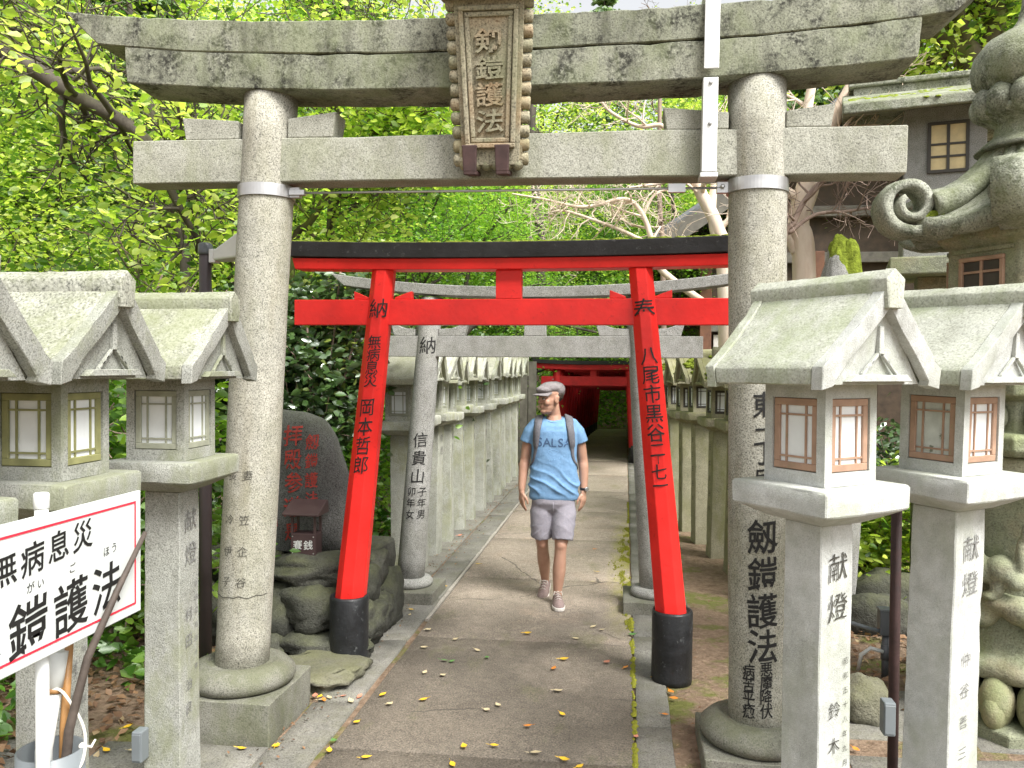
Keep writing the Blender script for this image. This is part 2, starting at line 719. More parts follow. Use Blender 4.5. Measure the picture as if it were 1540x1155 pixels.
leafmat('leaf_lime', [(0, (.028, .075, .012)), (.20, (.11, .23, .028)), (.42, (.29, .43, .05)), (.72, (.50, .61, .10)), (1, (.72, .78, .24))], .62, .5, 1.5)
leafmat('leaf_maple', [(0, (.035, .11, .014)), (.45, (.15, .33, .035)), (1, (.34, .52, .07))])
leafmat('leaf_mid', [(0, (.045, .12, .012)), (.5, (.12, .25, .022)), (1, (.27, .42, .04))])
leafmat('leaf_glossy', [(0, (.016, .045, .010)), (.5, (.045, .095, .022)), (.9, (.08, .15, .035)), (1, (.25, .30, .06))], .18, .28, 1.3, .22)
leafmat('leaf_conifer', [(0, (.10, .16, .07)), (.6, (.20, .29, .14)), (1, (.32, .42, .22))], .4)
leafmat('leaf_herb', [(0, (.04, .12, .012)), (.5, (.11, .26, .025)), (1, (.25, .42, .06))], .4, .4, 1.4, .12)
leafmat('leaf_dry', [(0, (.09, .045, .025)), (.5, (.20, .11, .06)), (.9, (.33, .20, .11)), (1, (.45, .35, .2))], .15, .6, 1.0, .05)
leafmat('leaf_red', [(0, (.35, .10, .06)), (1, (.5, .2, .1))], .4)
plain('fallen_yellow', (.72, .45, .03), .5, .2, 60)
plain('fallen_orange', (.62, .22, .03), .5, .25, 60)
plain('fallen_cream', (.52, .43, .26), .6, .15, 60)
plain('fallen_pink', (.55, .22, .14), .6, .2, 60)
plain('fallen_green', (.10, .22, .06), .5, .2, 60)
# ---------------------------------------------------------------- ground, path, kerbs


def make_ground_mats():
    t = NT('earth')
    v = t.coords(False)
    a = t.noise(v, 1.3, 5, .6)
    c = t.mix(t.rng(a, .35, .65), (.30, .215, .15), (.20, .15, .105))
    b = t.noise(v, 26, 5, .7)
    c = t.mix(1.0, c, t.ramp(b, [(.3, (.65, .62, .6)), (.7, (1.2, 1.2, 1.2))]), 'MULTIPLY')
    g = t.noise(v, 1.7, 5, .65)
    c = t.mix(t.rng(g, .52, .60, 0, .85), c, (.13, .15, .035))
    lit = t.noise(v, 9, 6, .75)
    c = t.mix(t.rng(lit, .57, .63, 0, .5), c, (.10, .06, .04))
    t.bsdf(c, .95, t.bump(b, .03), spec=.15)

    for nm, ca, cb, cw, pkc in (('concrete', (.41, .35, .285), (.30, .255, .21), (.25, .215, .175), (.47, .365, .28)), ('concrete_damp', (.20, .178, .148), (.125, .115, .098), (.085, .08, .07), (.24, .18, .135))):
        t = NT(nm)
        v = t.coords(False)
        a = t.noise(v, 1.1, 5, .62)
        c = t.mix(t.rng(a, .33, .67), ca, cb)
        wet = t.noise(v, .8, 4, .6, (1.0, .55, 1))
        c = t.mix(t.rng(wet, .50, .66, 0, .75), c, cw)
        pk = t.noise(v, 2.2, 4, .6)
        c = t.mix(t.rng(pk, .55, .7, 0, .45), c, pkc)
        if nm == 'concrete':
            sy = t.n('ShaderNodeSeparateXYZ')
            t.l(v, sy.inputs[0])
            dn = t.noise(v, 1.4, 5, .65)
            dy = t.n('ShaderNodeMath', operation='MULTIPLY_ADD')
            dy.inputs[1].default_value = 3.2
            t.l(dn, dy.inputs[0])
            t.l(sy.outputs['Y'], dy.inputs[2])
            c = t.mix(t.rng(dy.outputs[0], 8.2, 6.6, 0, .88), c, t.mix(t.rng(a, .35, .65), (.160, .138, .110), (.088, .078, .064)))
        f1 = t.noise(v, 110, 2, .7)
        c = t.mix(1.0, c, t.ramp(f1, [(.28, (.38, .36, .34)), (.45, (.86, .86, .85)), (.55, (1.03,) * 3), (.72, (1.7, 1.65, 1.55))]), 'MULTIPLY')
        mo = t.noise(v, 2.0, 5, .7, (1.2, .6, 1))
        c = t.mix(t.rng(mo, .56, .72, 0, .5), c, (.15, .16, .06))
        md = t.noise(v, 18, 4, .7)
        c = t.mix(1.0, c, t.ramp(md, [(.3, (.80, .80, .79)), (.66, (1.12, 1.12, 1.12))]), 'MULTIPLY')
        if nm == 'concrete':
            sx = t.n('ShaderNodeSeparateXYZ')
            t.l(v, sx.inputs[0])
            m1 = t.rng(sx.outputs['X'], -.16, .04)
            m2 = t.mul(t.rng(sx.outputs['Y'], 5.6, 7.0), t.rng(sx.outputs['Y'], 11.0, 9.2))
            mn = t.noise(v, 6, 6, .75, (1.6, .6, 1))
            mm = t.mul(t.mul(m1, m2), t.rng(mn, .40, .58))
            c = t.mix(t.mul(mm, .9), c, t.mix(t.rng(f1, .3, .7), (.36, .34, .035), (.22, .23, .03)))
        wv = t.n('ShaderNodeVectorMath', operation='MULTIPLY_ADD')
        nv = t.n('ShaderNodeTexNoise')
        nv.inputs['Scale'].default_value = 5
        nv.inputs['Detail'].default_value = 5
        t.l(v, nv.inputs['Vector'])
        t.l(nv.outputs['Color'], wv.inputs[0])
        wv.inputs[1].default_value = (.16, .16, 0)
        t.l(v, wv.inputs[2])
        vo = t.n('ShaderNodeTexVoronoi', feature='DISTANCE_TO_EDGE', voronoi_dimensions='2D')
        vo.inputs['Scale'].default_value = .62
        t.l(wv.outputs[0], vo.inputs['Vector'])
        ck = t.mul(t.rng(vo.outputs['Distance'], .006, .002), t.rng(t.noise(v, 1.3, 2), .47, .56))
        c = t.mix(t.mul(ck, .75), c, (.045, .042, .035))
        ro = t.rng(wet, .45, .62, .92, .62)
        nb = t.bump(md, .008)
        nb = t.bump(f1, .005, 1.0, nb)
        t.bsdf(c, ro, nb, spec=.3)

    t = NT('concrete_pale')
    v = t.coords(False)
    f1 = t.noise(v, 90, 3, .7)
    c = t.mix(t.noise(v, 4, 4), (.42, .39, .34), (.28, .26, .22))
    c = t.mix(1.0, c, t.ramp(f1, [(.3, (.65,) * 3), (.7, (1.2,) * 3)]), 'MULTIPLY')
    t.bsdf(c, .9, t.bump(f1, .003))

    t = NT('moss_strip')
    v = t.coords(False)
    f1 = t.noise(v, 60, 4, .7)
    c = t.mix(t.rng(f1, .3, .7), (.30, .29, .035), (.16, .18, .03))
    t.bsdf(c, .95, t.bump(f1, .01), spec=.1)


make_ground_mats()


def ground_h(x, y):
    h = 0.0
    y0 = 20 if abs(x + .2) > 3.0 else 26 if abs(x + .2) < 1.6 else 26 - (abs(x + .2) - 1.6) / 1.4 * 6
    if y > y0:
        h += (y - y0) * .32
    if x < -6:
        h += (-6 - x) * .22
    if x > 9:
        h += (x - 9) * .2
    h += .05 * noise.noise(Vector((x * .35, y * .35, 3.0))) * (1 if abs(x + .6) > 3 else .0)
    return h


def make_ground():
    xs = sorted(set([-70, -50, -35, -25] + [round(-20 + .8 * i, 2) for i in range(51)] + [25, 35, 50, 70]))
    ys = sorted(set([-60, -40, -20, -10, -5] + [round(-4 + .8 * i, 2) for i in range(66)] + [55, 70, 90]))
    vs = [(x, y, ground_h(x, y) - .012) for y in ys for x in xs]
    n = len(xs)
    fs = [(j * n + i, j * n + i + 1, (j + 1) * n + i + 1, (j + 1) * n + i) for j in range(len(ys) - 1) for i in range(n - 1)]
    me = bpy.data.meshes.new('ground')
    me.from_pydata(vs, [], fs)
    for p in me.polygons:
        p.use_smooth = True
    tag(link('ground', me, 'earth'), 'brown earth with moss and leaf litter beside the path', kind='structure')


make_ground()


def slab_mesh(name, x0, x1, y0, y1, z, th=.08, wob=.004, skew=(0, 0), jag=.008, nx=4, ny=4, rng=None):
    """a slab with a slightly uneven top and ragged edges"""
    m = MB()
    rng = rng or random.Random(1)
    px = rng.random() * 40
    vs = []
    for j in range(ny + 1):
        for i in range(nx + 1):
            x = x0 + (x1 - x0) * i / nx
            y = y0 + (y1 - y0) * j / ny + (skew[0] if j == 0 else skew[1] if j == ny else 0) * (i / nx - .5)
            if i in (0, nx):
                x += (rng.random() - .5) * jag
            if j in (0, ny):
                y += (rng.random() - .5) * jag
            vs.append((x, y, z + wob * noise.noise(Vector((x * 1.7 + px, y * 1.7, 1)))))
    n = nx + 1
    fs = [(j * n + i, j * n + i + 1, (j + 1) * n + i + 1, (j + 1) * n + i) for j in range(ny) for i in range(nx)]
    rim = [i for i in range(n)] + [j * n + nx for j in range(1, ny + 1)] + [ny * n + i for i in range(nx - 1, -1, -1)] + [j * n for j in range(ny - 1, 0, -1)]
    b = len(vs)
    vs += [(vs[i][0], vs[i][1], z - th) for i in rim]
    k = len(rim)
    for i in range(k):
        fs.append((rim[i], b + i, b + (i + 1) % k, rim[(i + 1) % k]))
    m.add(vs, fs, True)
    return m.mesh(name, bevel=.004, seg=1, angle=1.0)


def make_path():
    rng = random.Random(4)
    root = bpy.data.objects.new('path', None)
    COL.objects.link(root)
    tag(root, 'speckled concrete path running under the gates', kind='structure')
    ys = [-1.0, 2.2, 3.86, 5.55, 7.2, 8.9, 10.7, 12.5, 14.4, 16.6, 19.5, 22.4, 25.4]
    for a, b in zip(ys[:-1], ys[1:]):
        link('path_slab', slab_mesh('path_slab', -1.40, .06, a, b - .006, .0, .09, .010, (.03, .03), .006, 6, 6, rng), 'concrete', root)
    # pale cement fillet on the lantern side
    m = MB()
    for k in range(60):
        y = 5.9 + k * .15
        m.box(-1.435 + rng.random() * .008, -1.405, y, y + .15, -.02, .006 + rng.random() * .003)
    tag(m.build('cement_fillet', 'concrete_pale', root), 'thin pale cement edge along the path')
    # kerb stones, lantern side
    y = .5
    while y < 16.5:
        L = .9 + rng.random() * .7
        link('kerb_slab', slab_mesh('kerb_slab', -1.66 - rng.random() * .03, -1.44, y, y + L - .012, .004, .1, .006, (.06 * rng.random(), .06 * rng.random()), .012, 3, 5, rng), 'kerb_stone', root)
        y += L
    y = .8
    while y < 17:
        L = .95 + rng.random() * .6
        link('kerb_slab', slab_mesh('kerb_slab', .073, .245 + rng.random() * .015, y, y + L - .012, .003, .1, .005, (.03 * rng.random(), .03 * rng.random()), .010, 3, 5, rng), 'kerb_stone', root)
        y += L
    # moss growing along the joint on the other side
    vs, fs = [], []
    for k in range(4200):
        y = 5.9 + 5.6 * rng.random()
        dens = noise.noise(Vector((y * 1.6, 3.3, 0))) * .5 + .5
        wd = (.03 + .17 * dens) * max(.12, 1 - abs(y - 8.0) / 2.6)
        x = .062 - abs(rng.gauss(0, .45)) * wd
        if noise.noise(Vector((x * 14, y * 5, 1))) < -.05:
            continue
        r = .003 + rng.random() * .006
        b = len(vs)
        vs.append((x, y, .011 + .008 * rng.random()))
        for q in range(5):
            a = q / 5 * 2 * PI + k
            rr = r * (.6 + .7 * rng.random())
            vs.append((x + rr * math.cos(a), y + rr * 1.6 * math.sin(a), .004))
        for q in range(5):
            fs.append((b, b + 1 + q, b + 1 + (q + 1) % 5))
    for k in range(160):
        y = 2.5 + 4.2 * rng.random()
        x = .066 + (rng.random() - .5) * .012
        r = .008 + rng.random() * .012
        b = len(vs)
        vs.append((x, y, .012))
        for q in range(6):
            a = q / 6 * 2 * PI
            vs.append((x + r * math.cos(a), y + r * 2 * math.sin(a), .001))
        for q in range(6):
            fs.append((b, b + 1 + q, b + 1 + (q + 1) % 6))
    me = bpy.data.meshes.new('moss_strip')
    me.from_pydata(vs, [], fs)
    tag(link('moss_strip', me, 'moss_strip'), 'yellow green moss along the joint between path and kerb', 'moss', kind='stuff')


make_path()


def make_aprons():
    """paving left and right of the path"""
    rng = random.Random(8)
    root = bpy.data.objects.new('pavement', None)
    COL.objects.link(root)
    tag(root, 'worn paving stones between path and lanterns', kind='structure')
    # strip under the lantern row
    y = 6.4
    while y < 15.5:
        L = .8 + rng.random() * .5
        link('paving_slab', slab_mesh('paving_slab', -2.15, -1.69, y, y + L - .01, .0, .08, .006, (0, 0), .01, 4, 4, rng), 'kerb_stone', root)
        y += L
    for (x0, x1, y0, y1) in ((-2.55, -1.70, 2.2, 3.05), (-2.5, -1.70, 3.06, 3.78), (-3.3, -2.56, 3.0, 3.72), (-2.5, -1.7, 1.0, 2.19),
                             (.27, 1.0, 1.2, 2.4), (.27, 1.05, 2.42, 3.3), (1.07, 2.0, 2.2, 3.4), (.27, .9, 3.32, 3.62), (1.07, 2.6, 3.42, 4.2), (.92, 1.72, 4.35, 5.0), (1.75, 2.6, 4.3, 5.1)):
        link('paving_slab', slab_mesh('paving_slab', x0, x1, y0, y1, -.004, .08, .012, (.1 * rng.random(), .1 * rng.random()), .03, 5, 5, rng), 'kerb_stone', root)


make_aprons()
# ---------------------------------------------------------------- gates


def pillar_part(parent, p0, p1, r0, r1, mat, n=32, name='pillar', smooth=True, wob=.0):
    m = MB()
    p0, p1 = Vector(p0), Vector(p1)
    rr = []
    K = 12
    for i in range(K + 1):
        t = i / K
        c = p0.lerp(p1, t)
        r = r0 + (r1 - r0) * t
        rr.append([(c.x + r * math.cos(2 * PI * (j + .5) / n), c.y + r * math.sin(2 * PI * (j + .5) / n), c.z) for j in range(n)])
    m.rings(rr, smooth=smooth)
    return m.build(name, mat, parent, bevel=.004 if not smooth else 0, seg=2, angle=.3, wob=wob, wscale=3)


def curved_beam(xc, half_b, half_t, zb, zt, y0, y1, rise, n=20, power=2.2, taper=0.0):
    """beam along x whose ends rise and slant outwards"""
    m = MB()
    rr = []
    for i in range(n + 1):
        s = -1 + 2 * i / n
        lift = rise * abs(s) ** power
        xb, xt = xc + s * half_b, xc + s * half_t
        sgn = zb + lift
        top = zt + lift * 1.15
        rr.append([(xb, y0 + .01, sgn), (xb, y1 - .01, sgn), (xt, y1, top), (xt, y0, top)])
    m.rings(rr, smooth=False)
    return m


def wedge(parent, x0, x1, z0, z1, y0, y1, mat, slope):
    """kusabi: top edge slanting"""
    w0, w1 = (z1 + slope, z1) if slope > 0 else (z1, z1 - slope)
    fl = .018
    poly = [(x0, z0), (x1, z0), (x1 + (fl if slope < 0 else 0), w1), (x0 - (fl if slope > 0 else 0), w0)]
    return MB().prism(poly, y0, y1).build('wedge', mat, parent, bevel=.006)


# ---- front granite gate
def front_torii():
    Y = 4.08
    t = thing('stone_torii', 'tall weathered granite torii gate with hanging stone plaque and steel straps', 'torii gate', (-.67, Y, 0))
    t.rotation_euler = (0, math.radians(.55), 0)
    X = .67                       # local x = world x + .67
    pl = [((-1.972 + X, 0, .20), (-1.838 + X, 0, 3.22)), ((.648 + X, 0, .10), (.575 + X, 0, 3.22))]
    R = (.138, .134)
    parts = []
    for k, (a, b) in enumerate(pl):
        p = pillar_part(t, a, b, R[0], R[1], 'granite', 48, wob=.004)
        parts.append(p)
        # round collar and square plinth
        dz = 0 if k == 0 else -.10
        m = MB()
        m.lathe([(r_, z_ + dz) for r_, z_ in [(.16, .30), (.175, .305), (.19, .31), (.235, .295), (.268, .262), (.275, .235), (.262, .205), (.235, .195)]], 40, (a[0], 0))
        m.build('collar', 'granite_base', t, wob=.006)
        zt = .195 + dz
        sz = .275
        MB().box(a[0] - sz, a[0] + sz, -sz, sz, -.03 + dz, zt).build('plinth', 'granite_base', t, bevel=.006, seg=1, wob=.004, chip=.014)
        # steel band
        zc = 2.722
        f = (zc - a[2]) / (b[2] - a[2])
        cx = a[0] + (b[0] - a[0]) * f
        rb = R[0] + (R[1] - R[0]) * f
        m = MB()
        m.lathe([(rb + .001, zc - .03), (rb + .009, zc - .03), (rb + .009, zc + .03), (rb + .001, zc + .03)], 56, (cx, 0), smooth=False)
        s = 1 if k == 0 else -1
        m.box(cx + s * (rb + .0), cx + s * (rb + .055), -.035, .0, zc - .028, zc + .022)
        bd = m.build('steel_band', 'steel', t)
        MB().lathe([(.011, 0), (.011, .01), (.006, .016)], 6, smooth=False).build('bolt', 'steel', bd, (cx + s * (rb + .03), -.035, zc), (PI / 2, 0, 0))
    # tie rod with turnbuckles
    m = MB()
    m.tube([(-1.70 + X, -.03, 2.717), (.42 + X, -.03, 2.717)], .006, 8)
    m.box(.17 + X, .25 + X, -.045, -.02, 2.697, 2.737)
    m.box(-1.72 + X, -1.64 + X, -.05, -.015, 2.705, 2.729)
    m.build('tie_rod', 'steel', t)
    # nuki
    bz0, bz1 = 2.762, 2.982
    MB().box(-2.55 + X, 1.235 + X, -.085, .085, bz0, bz1).build('tie_beam', 'granite_beam', t, bevel=.006, seg=1, wob=.003, chip=.010, cut=.05)
    for (x0, x1, sl, zz) in ((-2.265, -1.98, .022, 3.075), (-1.72, -1.485, -.03, 3.08), (.155, .44, .030, 3.06), (.70, .90, -.03, 3.06)):
        wedge(t, x0 + X, x1 + X, bz1 + .001, zz, -.075, .075, 'granite_beam', sl)
    # lintel (two courses), in three lengths, cut by the joints behind plaque and strap
    sh = curved_beam(0.02, 1.90, 1.91, 3.185, 3.355, -.155, .155, .075, 24, 2.6)
    sh.build('lower_lintel', 'granite_lichen', t, bevel=.006, seg=1, wob=.004, chip=.014, cut=.05)
    ka = curved_beam(0.02, 2.05, 2.235, 3.357, 3.515, -.168, .168, .095, 24, 2.6)
    ka.build('top_lintel', 'granite_lichen', t, bevel=.006, seg=1, wob=.005, chip=.014, cut=.05)
    # flat steel strap on the right
    xs = .345 + X
    m = MB()
    m.box(xs - .034, xs + .034, -.190, -.178, 3.225, 3.60)
    m.box(xs - .034, xs + .034, -.190, .19, 3.600, 3.612)
    m.build('steel_strap', 'zinc', t, bevel=.003)
    m = MB()
    m.box(xs - .034, xs + .034, -.175, -.100, 2.760, 3.190)
    m.box(xs - .04, xs + .04, -.175, -.05, 2.737, 2.758)
    st = m.build('steel_strap', 'zinc', t, bevel=.003)
    for z in (2.98, 3.165):
        MB().lathe([(.009, 0), (.009, .006), (.004, .010)], 8).build('bolt', 'steel', st, (xs, -.176, z), (PI / 2, 0, 0))
    # donor names, left pillar: shade of cut letters painted as flat dark glyphs
    a, b = pl[0]
    fm = pillar_map(a, b, R[0], R[1], -PI / 2 + .02)
    it = [('長', -.045, 1.285, .055), ('妻', .035, 1.285, .055), ('冷', -.05, 1.06, .055), ('笠', .03, 1.06, .055),
          ('伊', -.05, .90, .055), ('企', .03, .90, .055), ('子', -.05, .745, .055), ('谷', .03, .745, .055)]
    lettering('groove_shade_character', it, fm, 'crack_and_groove_shade', parts[0], lift=.003, bold=-.008)
    fc = pillar_map(a, b, R[0], R[1], -PI / 2)
    MB().tube([fc(u, .665 + .012 * noise.noise(Vector((u * 22, 1, 0))) + .02 * u)[0] for u in [-.17 + .01 * k for k in range(36)]], .0016, 5).build('crack', 'crack_and_groove_shade', parts[0])
    # painted inscription on the right pillar
    a, b = pl[1]
    fm = pillar_map(a, b, R[0], R[1], -PI / 2 - .20)
    it = [('東', .035, 1.70, .125, .8), ('一', .035, 1.585, .10, .8), ('丁', .035, 1.48, .125, .8), ('目', .03, 1.36, .10, .8)]
    it += [('劔', .03, 1.09, .17, .85), ('鎧', .03, .915, .17, .85), ('護', .03, .745, .17, .85), ('法', .03, .58, .17, .85)]
    it += col_items('病苦平癒', -.035, .455, .27, .075, .8) + col_items('悪魔降伏', .045, .475, .28, .075, .8)
    lettering('painted_character', it, fm, 'ink', parts[1], bold=.012, lift=.003)
    return t


FRONT = front_torii()


def stone_plaque():
    """tilted plaque on the front gate"""
    ang = math.radians(10)
    t = thing('stone_plaque', 'carved stone name plaque with scalloped border fixed to the granite torii', 'plaque', (-.640, 3.960, 2.815))
    t.rotation_euler = (ang, math.radians(.5), 0)
    # local: x right, z up the plaque, -y is the front
    hw0, hw1, H = .175, .205, .745
    m = MB()
    rr = []
    m.prism([(-.135, 0), (.135, 0), (.165, H), (-.165, H)], -.055, .03)
    m.build('panel', 'plaque_stone', t, bevel=.004)
    # recessed field frame: mouldings
    for (w0, w1, a, b, c) in ((.118, .150, .10, H - .06, .022), (.092, .118, .125, H - .085, .012)):
        m = MB()
        for s in (-1, 1):
            m.prism([(s * w0, a), (s * (w0 - .022), a), (s * (w0 - .0), b), (s * (w0 + .022), b)], -.055 - c, -.0551)
        m.prism([(-w0 - .0, a - .022), (w0 + .0, a - .022), (w0, a), (-w0, a)], -.055 - c, -.0551)
        m.prism([(-w0 - .022, b), (w0 + .022, b), (w0 + .022, b + .022), (-w0 - .022, b + .022)], -.055 - c, -.0551)
        m.build('moulding', 'plaque_stone', t, bevel=.005)
    # scalloped border
    nS = 12
    for s in (-1, 1):
        for k in range(nS):
            z = .03 + (H - .05) * k / (nS - 1)
            wx = hw0 + (hw1 - hw0) * z / H
            m = MB()
            r = .0305
            m.tube([(s * (wx - .080), -.008, z), (s * (wx - .045), -.020, z), (s * (wx - .006), -.020, z), (s * (wx - .001), -.019, z)], [r * .9, r, r, r * .86], 16)
            m.build('scallop', 'plaque_stone', t, wob=.004, wscale=14)
    m = MB()
    m.box(-.23, .23, -.12, .03, H, H + .13)
    for k in range(7):
        x = -.2 + k * .0667
        m.tube([(x, -.115, H + .005), (x, -.128, H + .06), (x, -.118, H + .125)], [.026, .03, .026], 8)
    m.build('crest', 'plaque_stone', t, bevel=.008)
    m = MB()
    for k in range(6):
        x = -.125 + k * .05
        m.ell((x, -.03, .004), (.03, .028, .028))
    m.box(-.15, .15, -.05, .02, .0, .09)
    m.build('lower_edge', 'plaque_stone', t)
    fm = plane_map((0, -.055, 0), (1, 0, 0), (0, 0, 1))
    lettering('raised_character', col_items('剱鎧護法', .0, .555, .200, .110, 1.22), fm, 'plaque_stone', t, bold=.014, relief=.016, slant=.04)
    for x in (-.092, .062):
        m = MB()
        m.prism([(x - .030, -.03), (x + .030, -.03), (x + .033, .075), (x + .036, .09), (x - .036, .09), (x - .033, .075)], -.115, -.085)
        m.box(x - .029, x + .029, -.114, .03, -.045, -.025)
        m.build('bracket', 'rust_brown', t, bevel=.004)
    return t


stone_plaque()


# ---- vermilion gate
def red_torii():
    Y = 5.0
    t = thing('red_torii', 'bright vermilion torii gate with black lintel and black painted feet', 'torii gate', (-.70, Y, 0))
    X = .70
    pl = [((-1.700 + X, 0, .30), (-1.482 + X, 0, 2.44)), ((.292 + X, 0, .30), (.085 + X, 0, 2.44))]
    ps = []
    for (a, b) in pl:
        ps.append(pillar_part(t, a, b, .099, .075, 'vermilion', 8, smooth=False))
        m = MB()
        c = (a[0], 0)
        m.lathe([(.118, -.02), (.121, .02), (.120, .25), (.121, .405), (.116, .418), (.103, .418), (.100, .405)], 36, c)
        m.build('foot_sleeve', 'black_sleeve', t, wob=.003, wscale=12)
    MB().box(-2.05 + X, .65 + X, -.035, .035, 2.105, 2.262).build('tie_beam', 'vermilion', t, bevel=.004)
    curved_beam(0, 1.33, 1.345, 2.437, 2.502, -.085, .085, .012, 20).build('lower_lintel', 'vermilion', t, bevel=.004)
    curved_beam(0, 1.36, 1.40, 2.504, 2.595, -.11, .11, .020, 20).build('top_lintel', 'black_paint', t, bevel=.004)
    rng = random.Random(3)
    m = MB()
    for k in range(260):
        x = -1.38 + 2.76 * rng.random()
        m.ell((x, -.10 + .2 * rng.random() * (.2 if rng.random() < .6 else 1), 2.596 + .020 * abs(x / 1.38) ** 2.2 * 1.15), (.02 + .03 * rng.random(), .012, .004 + .008 * rng.random()), None, 6, 4)
    tag(m.build('moss_fringe', 'moss', t), 'yellow green moss on top of the black lintel', kind='stuff')
    MB().box(-.078, .078, -.034, .034, 2.263, 2.436).build('centre_strut', 'vermilion', t, bevel=.003)
    for (x0, x1, s) in ((-1.665, -1.575, 1), (-1.405, -1.30, -1), (-.095, .0, 1), (.17, .27, -1)):
        z0 = 2.263
        poly = [(x0 + X, z0), (x1 + X, z0), (x1 + X, z0 + (.05 if s < 0 else .012)), (x0 + X, z0 + (.05 if s > 0 else .012))]
        MB().prism(poly, -.03, .03).build('wedge', 'vermilion', t, bevel=.003)
    a, b = pl[0]
    k = math.cos(PI / 8)
    fm = pillar_map(a, b, .099 * 1.0, .075 * 1.0, -PI / 2 + .10)
    it = [('納', 0, 2.205, .128)] + col_items('無病息災', 0, 2.00, 1.765, .088) + col_items('岡本哲郎', -.005, 1.60, 1.245, .118, .85)
    lettering('painted_character', it, fm, 'ink', ps[0], bold=.004, lift=.0012, slant=.06)
    a, b = pl[1]
    fm = pillar_map(a, b, .099, .075, -PI / 2 - .02)
    it = [('奉', 0, 2.19, .145)] + col_items('八尾市黒谷', .005, 1.925, 1.475, .115) + [('二', .005, 1.375, .10), ('丨', .005, 1.315, .05), ('七', .005, 1.245, .10), ('一', .005, 1.165, .10)]
    lettering('painted_character', it, fm, 'ink', ps[1], bold=.004, lift=.0012, slant=.10)
    return t


red_torii()


# ---- second granite gate
def second_torii():
    Y = 6.5
    t = thing('stone_torii', 'smaller pale granite torii gate with black writing behind the vermilion gate', 'torii gate', (-.70, Y, 0))
    X = .70
    pl = [((-1.700 + X, 0, .12), (-1.535 + X, 0, 2.40)), ((.24 + X, 0, .12), (.09 + X, 0, 2.40))]
    ps = []
    for a, b in pl:
        ps.append(pillar_part(t, a, b, .112, .088, 'granite_grey', 32))
        m = MB()
        m.lathe([(.115, .165), (.16, .16), (.182, .135), (.182, .11), (.165, .09)], 32, (a[0], 0))
        m.build('collar', 'granite_grey', t)
        MB().box(a[0] - .24, a[0] + .24, -.24, .24, -.02, .095).build('plinth', 'granite_base', t, bevel=.006, seg=1, wob=.003, chip=.012)
    MB().box(-1.985 + X, .585 + X, -.05, .05, 1.93, 2.095).build('tie_beam', 'granite_grey', t, bevel=.004)
    for (x0, x1, s) in ((-1.83, -1.66, 1), (-1.47, -1.26, -1), (-.20, .04, 1), (.20, .42, -1)):
        poly = [(x0 + X, 2.096), (x1 + X, 2.096), (x1 + X + (.03 if s < 0 else 0), 2.20 if s < 0 else 2.15), ((x0 + x1) / 2 + X, 2.155), (x0 + X - (.03 if s > 0 else 0), 2.20 if s > 0 else 2.15)]
        MB().prism(poly, -.045, .045).build('wedge', 'granite_grey', t, bevel=.004)
    MB().box(-.085, .085, -.05, .05, 2.096, 2.392).build('centre_strut', 'granite_grey', t, bevel=.004)
    curved_beam(0, 1.53, 1.64, 2.393, 2.475, -.11, .11, .10, 24).build('top_lintel', 'granite_grey', t, bevel=.005)
    a, b = pl[0]
    fm = pillar_map(a, b, .112, .088, -PI / 2 + .18)
    it = [('納', .0, 2.02, .145)] + col_items('信貴山', .0, 1.27, .985, .125) + col_items('子年男', .05, .86, .68, .078) + col_items('卯年女', -.04, .86, .68, .078)
    lettering('painted_character', it, fm, 'ink', ps[0], bold=.004, lift=.002, slant=.05)
    return t


second_torii()


# ---- tunnel of small vermilion gates
def tunnel_gate():
    t = thing('red_torii', 'small dark red torii gate in the tunnel at the end of the path', 'torii gate', (0, 0, 0), 0, 'row of small red gates at the path end')
    for s in (-1, 1):
        m = MB()
        rr = []
        pillar_part(t, (s * .80, 0, .3), (s * .70, 0, 1.86), .10, .085, 'vermilion_old', 10)
        MB().lathe([(.105, -.02), (.105, .34), (.09, .35)], 14, (s * .81, 0)).build('foot_sleeve', 'black_sleeve', t)
    MB().box(-1.02, 1.02, -.06, .06, 1.50, 1.68).build('tie_beam', 'vermilion_old', t, bevel=.005)
    MB().box(-.06, .06, -.04, .04, 1.68, 1.81).build('centre_strut', 'vermilion_old', t)
    curved_beam(0, 1.1, 1.16, 1.81, 1.91, -.14, .14, .03, 12).build('lower_lintel', 'vermilion_old', t, bevel=.004)
    curved_beam(0, 1.14, 1.2, 1.912, 1.985, -.18, .18, .03, 12).build('top_lintel', 'black_paint', t, bevel=.004)
    return t


tg = tunnel_gate()
for k in range(18):
    o = tg if k == 0 else copy_tree(tg)
    o.location = (-.62 + .03 * k, 16.4 + .5 * k, 0)
    o.rotation_euler = (0, 0, math.radians(-.5 * k))
    o.scale = (1, 1, 1 - .012 * k + .006 * math.sin(k * 2.1))
# ---------------------------------------------------------------- stone lanterns
PROF = [(1.0, .0), (.80, .165), (.60, .345), (.40, .535), (.20, .735), (.0, .95)]      # (y/G, height share) slightly hollow slope


